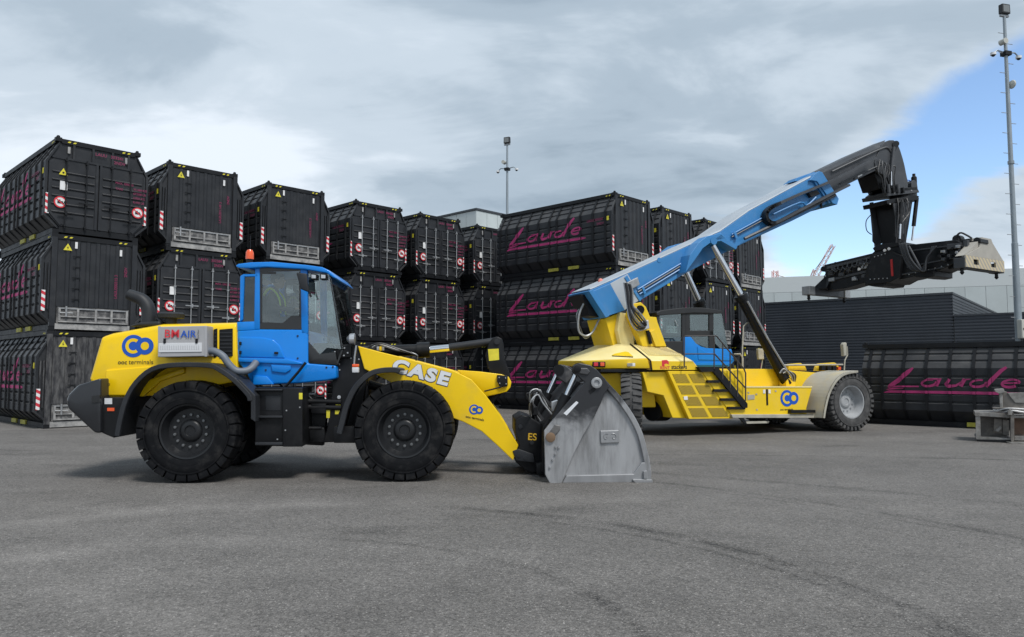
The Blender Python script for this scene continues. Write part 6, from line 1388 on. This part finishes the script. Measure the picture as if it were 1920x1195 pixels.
MB().loft([[(xf - 0.05, y0, zf + 0.1), (xf + 0.3, y0 * .6, zf + 0.1), (xf + 0.5, y0 * .3, zf + 0.65), (xf + 0.2, y0 * .3, zf + 0.65)] for y0 in (-0.8, 0.8)]).build('end_gusset', spr_black, spd, 0.02)
# near shield: trapezoid plate standing on the end beam with a striped lower band and two openings
zt = SPF.pt(1843, 446, 0.0)[1]
xb = xn + 0.03
lo, hi = zn - 0.10, zn + 0.24
band = MB()
xs_ = [(-1.18, -0.72), (-0.42, 0.34), (0.64, 1.18)]
for y0, y1 in xs_: band.box(xb, xb + 0.05, y0, y1, lo, hi)
for y0, y1 in ((-0.72, -0.42), (0.34, 0.64)): band.box(xb, xb + 0.05, y0, y1, lo, lo + 0.10); band.box(xb, xb + 0.05, y0, y1, hi - 0.08, hi)
sh = MB().prism([(-1.18, hi + 0.002), (1.18, hi + 0.002), (0.52, zt - 0.12), (0.44, zt), (-0.14, zt), (-0.30, zt - 0.32)], xb, xb + 0.04, 'x').build('end_shield', beige_grey, spd, 0.008)
for y0, y1 in xs_: MB().box(xb, xb + 0.05, y0, y1, lo, hi).build('shield_band', chev, sh)
for y0, y1 in ((-0.72, -0.42), (0.34, 0.64)):
    MB().box(xb + 0.002, xb + 0.048, y0 + 0.0005, y1 - 0.0005, lo, lo + 0.10).build('shield_band', chev, sh); MB().box(xb + 0.002, xb + 0.048, y0 + 0.0005, y1 - 0.0005, hi - 0.08, hi).build('shield_band', chev, sh)
MB().prism([(-0.30, zt - 0.32), (-0.14, zt), (-0.14, zt - 0.05), (-1.18, hi)], xb - 0.25, xb - 0.002, 'x').build('shield_rib', beige_grey, sh)
MB().box(xb - 0.9, xb - 0.1, -0.3, 0.3, zn - 0.02, zt - 0.1).build('end_bracket', spr_black, spd, 0.02)

# clutter of fittings, pipes and hoses on the boom head, neck and spreader
def bolt_row(fr, root, p, q, n, y, r=0.022, m=galv):
    for k in range(n):
        a = p[0] + (q[0] - p[0]) * k / (n - 1); b = p[1] + (q[1] - p[1]) * k / (n - 1)
        MB().lathe([(0, r), (-0.02, r * 0.9), (-0.022, 0.001)], fr.p3(a, b, y), 'y', 6).build('bolt', m, root)
greyh = mat('scuffed_hose', (0.075, 0.078, 0.082), 0.5)
MB().tube([s3(a, b, -0.47) for a, b in ((1560, 322), (1600, 303), (1648, 281), (1664, 277), (1672, 286))], 0.03, 6, smooth=3).build('boom_pipe', greyh, rs)
MB().tube([s3(a, b, -0.45) for a, b in ((1575, 345), (1610, 328), (1652, 309))], 0.022, 6).build('boom_pipe', greyh, rs)
sp('label', [(1608, 330), (1616, 326), (1617, 329), (1609, 333)], white_p, -0.43, -0.421, 0); sp('label', [(1600, 334), (1603, 331), (1604, 336), (1601, 338)], blk, -0.43, -0.421, 0)
for k in range(7):
    x0 = 1650 + 4 * k
    MB().tube([s3(x0, 300 + 2 * k, -0.50), s3(x0 + hr.uniform(-4, 8), 318 + hr.uniform(-5, 5), -0.54), s3(x0 + hr.uniform(-2, 8), 335, -0.53), s3(x0 + 6, 356, -0.48)], 0.02, 6, smooth=5).build('hydraulic_hose', greyh if k % 2 else hosem, rs)
for k in range(5): MB().cyl(s3(1656 + 9 * k, 352 - (k % 2) * 6, -0.55), s3(1658 + 9 * k, 362, -0.55), 0.05, n=8).build('hydraulic_fitting', boomgrey if k % 2 else spr_black, rs)
MB().tube([s3(1632, 404, 0.5), s3(1624, 415, 0.5), s3(1625, 432, 0.5), s3(1634, 440, 0.5)], 0.016, 5, smooth=4).build('hydraulic_hose', greyh, rs)
MB().tube([s3(1716, 345, -0.2), s3(1702, 338, -0.3), s3(1696, 350, -0.4)], 0.018, 5, smooth=4).build('hydraulic_hose', logo_b, rs)
bolt_row(SPF, spd, (1640, 482), (1660, 476), 4, -0.63); bolt_row(SPF, spd, (1632, 524), (1664, 522), 5, -0.63); bolt_row(SPF, spd, (1705, 515), (1790, 494), 8, -0.46)
for (a, b, c, d) in ((1700, 470, 1796, 458), (1700, 500, 1800, 480), (1690, 514, 1770, 500)): qp('beam_highlight', [(a, b), (c, d), (c, d + 2.5), (a, b + 2.5)], boomgrey, YQ - 0.03, YQ, 0.004, yref=YQ - 0.03)  # lighter strips: highlight lines along the main beam, put in as colour
for k in range(14):
    a = 1760 + hr.uniform(0, 48); b = 476 - (a - 1760) * 0.35 + hr.uniform(-12, 16)
    qp('spreader_fitting', [(a, b), (a + hr.uniform(3, 8), b - 1), (a + hr.uniform(3, 8), b + hr.uniform(3, 7)), (a, b + 4)], (boomgrey, galv, spr_black)[k % 3], -0.60 - 0.01 * k, -0.45, 0.008, yref=-0.60)
for k in range(9):
    a = 1545 + 9 * k; MB().tube([SPF.p3(a, 520 - 1.6 * k, -0.40), SPF.p3(a + 6 + hr.uniform(-3, 3), 508 - 1.8 * k, -0.46), SPF.p3(a + 14, 512 - 2.2 * k, -0.46), SPF.p3(a + 18, 500 - 2.4 * k, -0.40)], 0.018, 5, smooth=4).build('hydraulic_hose', greyh if k % 2 else hosem, spd)
for (a, b) in ((1660, 470), (1668, 467), (1612, 505)): MB().lathe([(0, 0.04), (-0.05, 0.05), (-0.052, 0.001)], SPF.p3(a, b, -0.63), 'y', 10).build('work_lamp', white_p, spd)
MB().tube([SPF.p3(1790, 448, -0.2), SPF.p3(1800, 437, -0.2), SPF.p3(1812, 441, -0.2), SPF.p3(1822, 447, -0.2)], 0.03, 6, smooth=4).build('hydraulic_hose', hosem, spd)
for a in (1785, 1806, 1826): qp('valve_bank', [(a, 449), (a + 12, 447), (a + 13, 455), (a, 457)], spr_black, -0.3, 0.2, 0.02, yref=-0.3)
# ------------------------------------------------------------------ lighting masts
mast_m = mat('galvanised_mast', (0.26, 0.30, 0.33), 0.5, 0.3, 0.12, 2)
cabinet_m = mat('cabinet_grey', (0.46, 0.46, 0.42), 0.6, 0, 0.08, 3)
lamp_glass = mat('floodlight_glass', (0.18, 0.19, 0.19), 0.2)
def mast(foot, h, label, detail, yaw):
    t = thing('lighting_mast', label, 'lighting mast', foot, yaw, 'galvanised lighting masts')
    MB().lathe([(0, 0.15), (h * 0.42, 0.118), (h * 0.42 + 0.01, 0.10), (h * 0.75, 0.08), (h, 0.058)], (0, 0, 0), 'z', 16).build('pole', mast_m, t, smooth=True)
    MB().lathe([(h * 0.62, 0.12), (h * 0.62 + 0.12, 0.12)], (0, 0, 0), 'z', 16).build('pole_joint', mast_m, t)
    MB().box(-0.21, 0.21, -0.05, 0.05, h - 0.02, h + 0.06).build('lamp_bracket', galv, t, 0.01)
    f = MB().loft([[(x, y, h + z) for x, z in ((-0.21, 0.09), (0.21, 0.09), (0.20, 0.49), (-0.20, 0.49))] for y in (-0.12, 0.08)]).build('floodlight', black_p, t, 0.02)
    MB().add([(-0.16, -0.125, h + 0.15), (0.16, -0.125, h + 0.15), (0.155, -0.125, h + 0.44), (-0.155, -0.125, h + 0.44)], [(0, 1, 2, 3)]).build('lamp_glass', lamp_glass, f)
    hb = h - 1.55
    MB().box(-0.16, 0.16, -0.14, 0.14, hb - 0.12, hb + 0.05).build('camera_bracket', steel_dark, t, 0.01)
    for s in (-1, 1):
        MB().tube([(0, 0, hb), (s * 0.45, 0, hb + 0.06), (s * 0.62, 0, hb - 0.06)], 0.03, 6).build('camera_arm', mast_m, t)
        c = MB().lathe([(-0.10, 0.11), (0.0, 0.11), (0.02, 0.03)], (s * 0.66, 0, hb - 0.06), 'z', 12).build('dome_camera', white_p, t)
        MB().lathe([(-0.18, 0.001), (-0.15, 0.06), (-0.105, 0.075)], (s * 0.66, 0, hb - 0.06), 'z', 12).build('camera_dome', black_p, c, smooth=True)
    MB().lathe([(-0.16, 0.12), (0.1, 0.12)], (-0.2, -0.05, hb + 0.42), 'y', 14).build('loudspeaker', cabinet_m, t)
    if detail:
        z = 3.0; k = 0
        while z < h - 0.6:
            s = 1 if k % 2 else -1
            MB().cyl((s * 0.08, 0, z), (s * 0.36, 0, z), 0.014, n=5).build('climbing_peg', galv, t); z += 0.42; k += 1
        MB().lathe([(-0.16, 0.02), (-0.12, 0.16), (-0.08, 0.18), (0.0, 0.10)], (0.22, -0.1, h - 2.9), 'x', 14).build('dish_aerial', cabinet_m, t)
    return t
mp = at_depth(1904, 640, 30.0)
mtop = at_depth(1875, 16, 30.0)
m1 = mast((mp.x + 0.15, 30.0, 0), mtop.z - 0.35, 'tall galvanised lighting mast with cabinet at the right edge', True, R(15))
bxm = MB().box(-0.24, 0.24, -0.34, -0.13, 2.35, 3.10).build('cabinet', cabinet_m, m1, 0.02)
bz = at_depth(1903, 618, 30.0).z
bxm.location.z = bz - 2.72
MB().box(-0.225, 0.225, -0.352, -0.342, 2.37, 3.08).build('cabinet_door', cabinet_m, bxm, 0.006)
MB().box(-0.18, -0.15, -0.365, -0.352, 2.68, 2.76).build('cabinet_lock', black_p, bxm)
for x in (-0.12, -0.04, 0.05): MB().cyl((x, -0.2, 2.36), (x, -0.2, 2.22), 0.02, n=6).build('cable_gland', black_p, bxm)
fp = at_depth(951, 400, 47.0); ftop = at_depth(949, 262, 47.0)
mast((fp.x, 47.0, 0), ftop.z - 0.35, 'distant lighting mast with tilted floodlight behind the containers', False, R(-25))

# ------------------------------------------------------------------ far cranes
lat = mat('lattice_pale_red', (0.55, 0.40, 0.37), 0.6)
lat2 = mat('lattice_red', (0.55, 0.12, 0.08), 0.6)
def lattice(mb, p, q, w, n):
    p, q = Vector(p), Vector(q); d = (q - p).normalized(); u = d.cross(Vector((0, 1, 0))).normalized(); v = d.cross(u)
    cs = [u * w + v * w, u * w - v * w, -u * w - v * w, -u * w + v * w]
    for c in cs: mb.cyl(tuple(p + c), tuple(q + c * 0.6), 0.07, n=4)
    for i in range(n):
        a = p.lerp(q, i / n); b = p.lerp(q, (i + 1) / n); ka, kb = 1 - 0.4 * i / n, 1 - 0.4 * (i + 1) / n
        for j in range(4): mb.cyl(tuple(a + cs[j] * ka), tuple(b + cs[(j + 1) % 4] * kb), 0.045, n=3)
Yc = 140.0
tipc = at_depth(1562, 460, Yc); midc = at_depth(1530, 518, Yc); dirc = (midc - tipc); k = (tipc.z - 3.0) / (tipc.z - midc.z); footc = tipc + dirc * k
cr = thing('crawler_crane', 'distant crane with pale lattice jib above the pale warehouse', 'crane', (footc.x, footc.y, 0))
fo = Vector((footc.x, footc.y, 0))
mb = MB(); lattice(mb, footc - fo, tipc - fo, 0.55, 26); mb.build('lattice_jib', lat, cr)
m2 = at_depth(1529, 505, Yc)
mb = MB(); lattice(mb, (2.0, 0.5, 3.0), m2 - fo + Vector((0, 0.5, 0)), 0.3, 14); mb.build('rear_mast', lat, cr)
MB().cyl(tuple(m2 - fo), tuple(tipc - fo), 0.05, n=4).build('pendant_rope', steel_dark, cr)
MB().box(-2.5, 4.5, -1.6, 1.6, 1.3, 4.2).build('machine_house', lat2, cr, 0.1)
for y in (-2.4, 1.4): MB().box(-3.5, 3.5, y, y + 1.0, 0.0, 1.25).build('crawler_track', black_p, cr, 0.3)
t2 = at_depth(1453, 508, 160.0)
c2 = thing('red_lattice_tower', 'small red and white lattice top beside the last container stack', 'crane', (t2.x, t2.y, 0))
mb = MB(); lattice(mb, (0, 0, 0), (0, 0, t2.z), 0.8, 22); mb.build('lattice_tower', lat2, c2)
MB().cyl((0, 0, t2.z - 0.8), (3.0, 0, t2.z - 1.6), 0.12, n=4).build('cross_arm', white_p, c2)

# ------------------------------------------------------------------ steel attachment at the right edge
att = mat('weathered_steel', (0.13, 0.12, 0.11), 0.6, 0.2, 0.25, 4, (0.42, 0.38, 0.33), 0.6, 3, 0.45, 0.75, 0.1, 30)
att_l = mat('pale_worn_steel', (0.27, 0.26, 0.245), 0.5, 0.2, 0.25, 4, (0.11, 0.10, 0.09), 0.7, 6, 0.45, 0.65)
rust = mat('rusty_inside', (0.22, 0.14, 0.10), 0.8, 0, 0.3, 5)
ga = at_height(1830, 828, 0.0); ga2 = ga
AF = Frame((ga.x, ga.y), R(-30))
at_r = thing('steel_attachment', 'weathered grey steel machine attachment on the ground at the right edge', 'attachment', (ga.x, ga.y, 0), R(-30))
def ap(name, pts, m, y0, y1, bevel=0.008, yref=None): return px(MB(), pts, y0, y1, AF, 0.0 if yref is None else yref).build(name, m, at_r, bevel)
ap('bottom_plate', [(1829, 819), (1896, 822), (1897, 826), (1831, 826)], att_l, 0.0, 1.1)
ap('front_edge', [(1830, 824), (1898, 825), (1899, 830), (1834, 829)], steel_dark, -0.02, 1.1)
ap('top_flange', [(1828, 773), (1862, 773), (1895, 777), (1895, 784), (1828, 780)], att_l, -0.03, 1.1)
ap('side_post', [(1829, 780), (1838, 780), (1839, 820), (1830, 820)], att_l, 0.0, 0.12)
ap('inner_plate', [(1838, 781), (1892, 783), (1892, 821), (1839, 820)], att, 0.55, 0.60)
ap('partition', [(1865, 786), (1880, 787), (1880, 814), (1864, 812)], att, 0.2, 0.28)
ap('partition', [(1881, 788), (1893, 789), (1893, 818), (1881, 816)], att, 0.15, 0.22)
ap('broken_stone', [(1866, 808), (1876, 800), (1880, 803), (1872, 811)], att_l, 0.1, 0.3)
ap('centre_post', [(1894, 772), (1898, 768), (1901, 772), (1901, 826), (1896, 830), (1894, 822)], att, -0.12, 0.1)
ap('pivot_knuckle', [(1888, 770), (1893, 766), (1898, 772), (1896, 778), (1889, 778)], att_l, -0.18, -0.05)
ap('upper_frame', [(1880, 735), (1888, 735), (1904, 756), (1935, 757), (1935, 768), (1880, 768)], att, 0.1, 0.5)
ap('upper_plate', [(1889, 737), (1940, 736), (1940, 756), (1904, 756)], att_l, 0.08, 0.14)
ap('frame_post', [(1874, 738), (1880, 733), (1881, 768), (1876, 770)], att_l, 0.05, 0.3)
ap('hook_plate', [(1865, 730), (1882, 729), (1884, 736), (1875, 739), (1866, 735)], att_l, 0.0, 0.3)
ap('cross_plate', [(1861, 764), (1945, 764), (1945, 768), (1862, 767)], att, -0.05, 0.4)
ap('wing_plate', [(1900, 780), (1950, 780), (1950, 785), (1900, 784)], att_l, -0.05, 0.9)
ap('wing_back', [(1900, 784), (1950, 784), (1950, 826), (1902, 824)], rust, 0.45, 0.5)
ap('wing_floor', [(1902, 818), (1950, 818), (1950, 826), (1902, 826)], att_l, 0.0, 0.45)
ap('skid', [(1886, 828), (1950, 829), (1950, 833), (1900, 832)], att_l, -0.15, 0.3)
for k in range(4):
    MB().tube([AF.p3(1862 + 4 * k, 769, -0.08), AF.p3(1872 + 5 * k, 770 + k, -0.14), AF.p3(1890 + 4 * k, 766 + 2 * k, -0.16), AF.p3(1925, 768 + 3 * k, -0.1)], 0.018, 6, smooth=4).build('hydraulic_hose', hosem if k % 2 else galv, at_r)
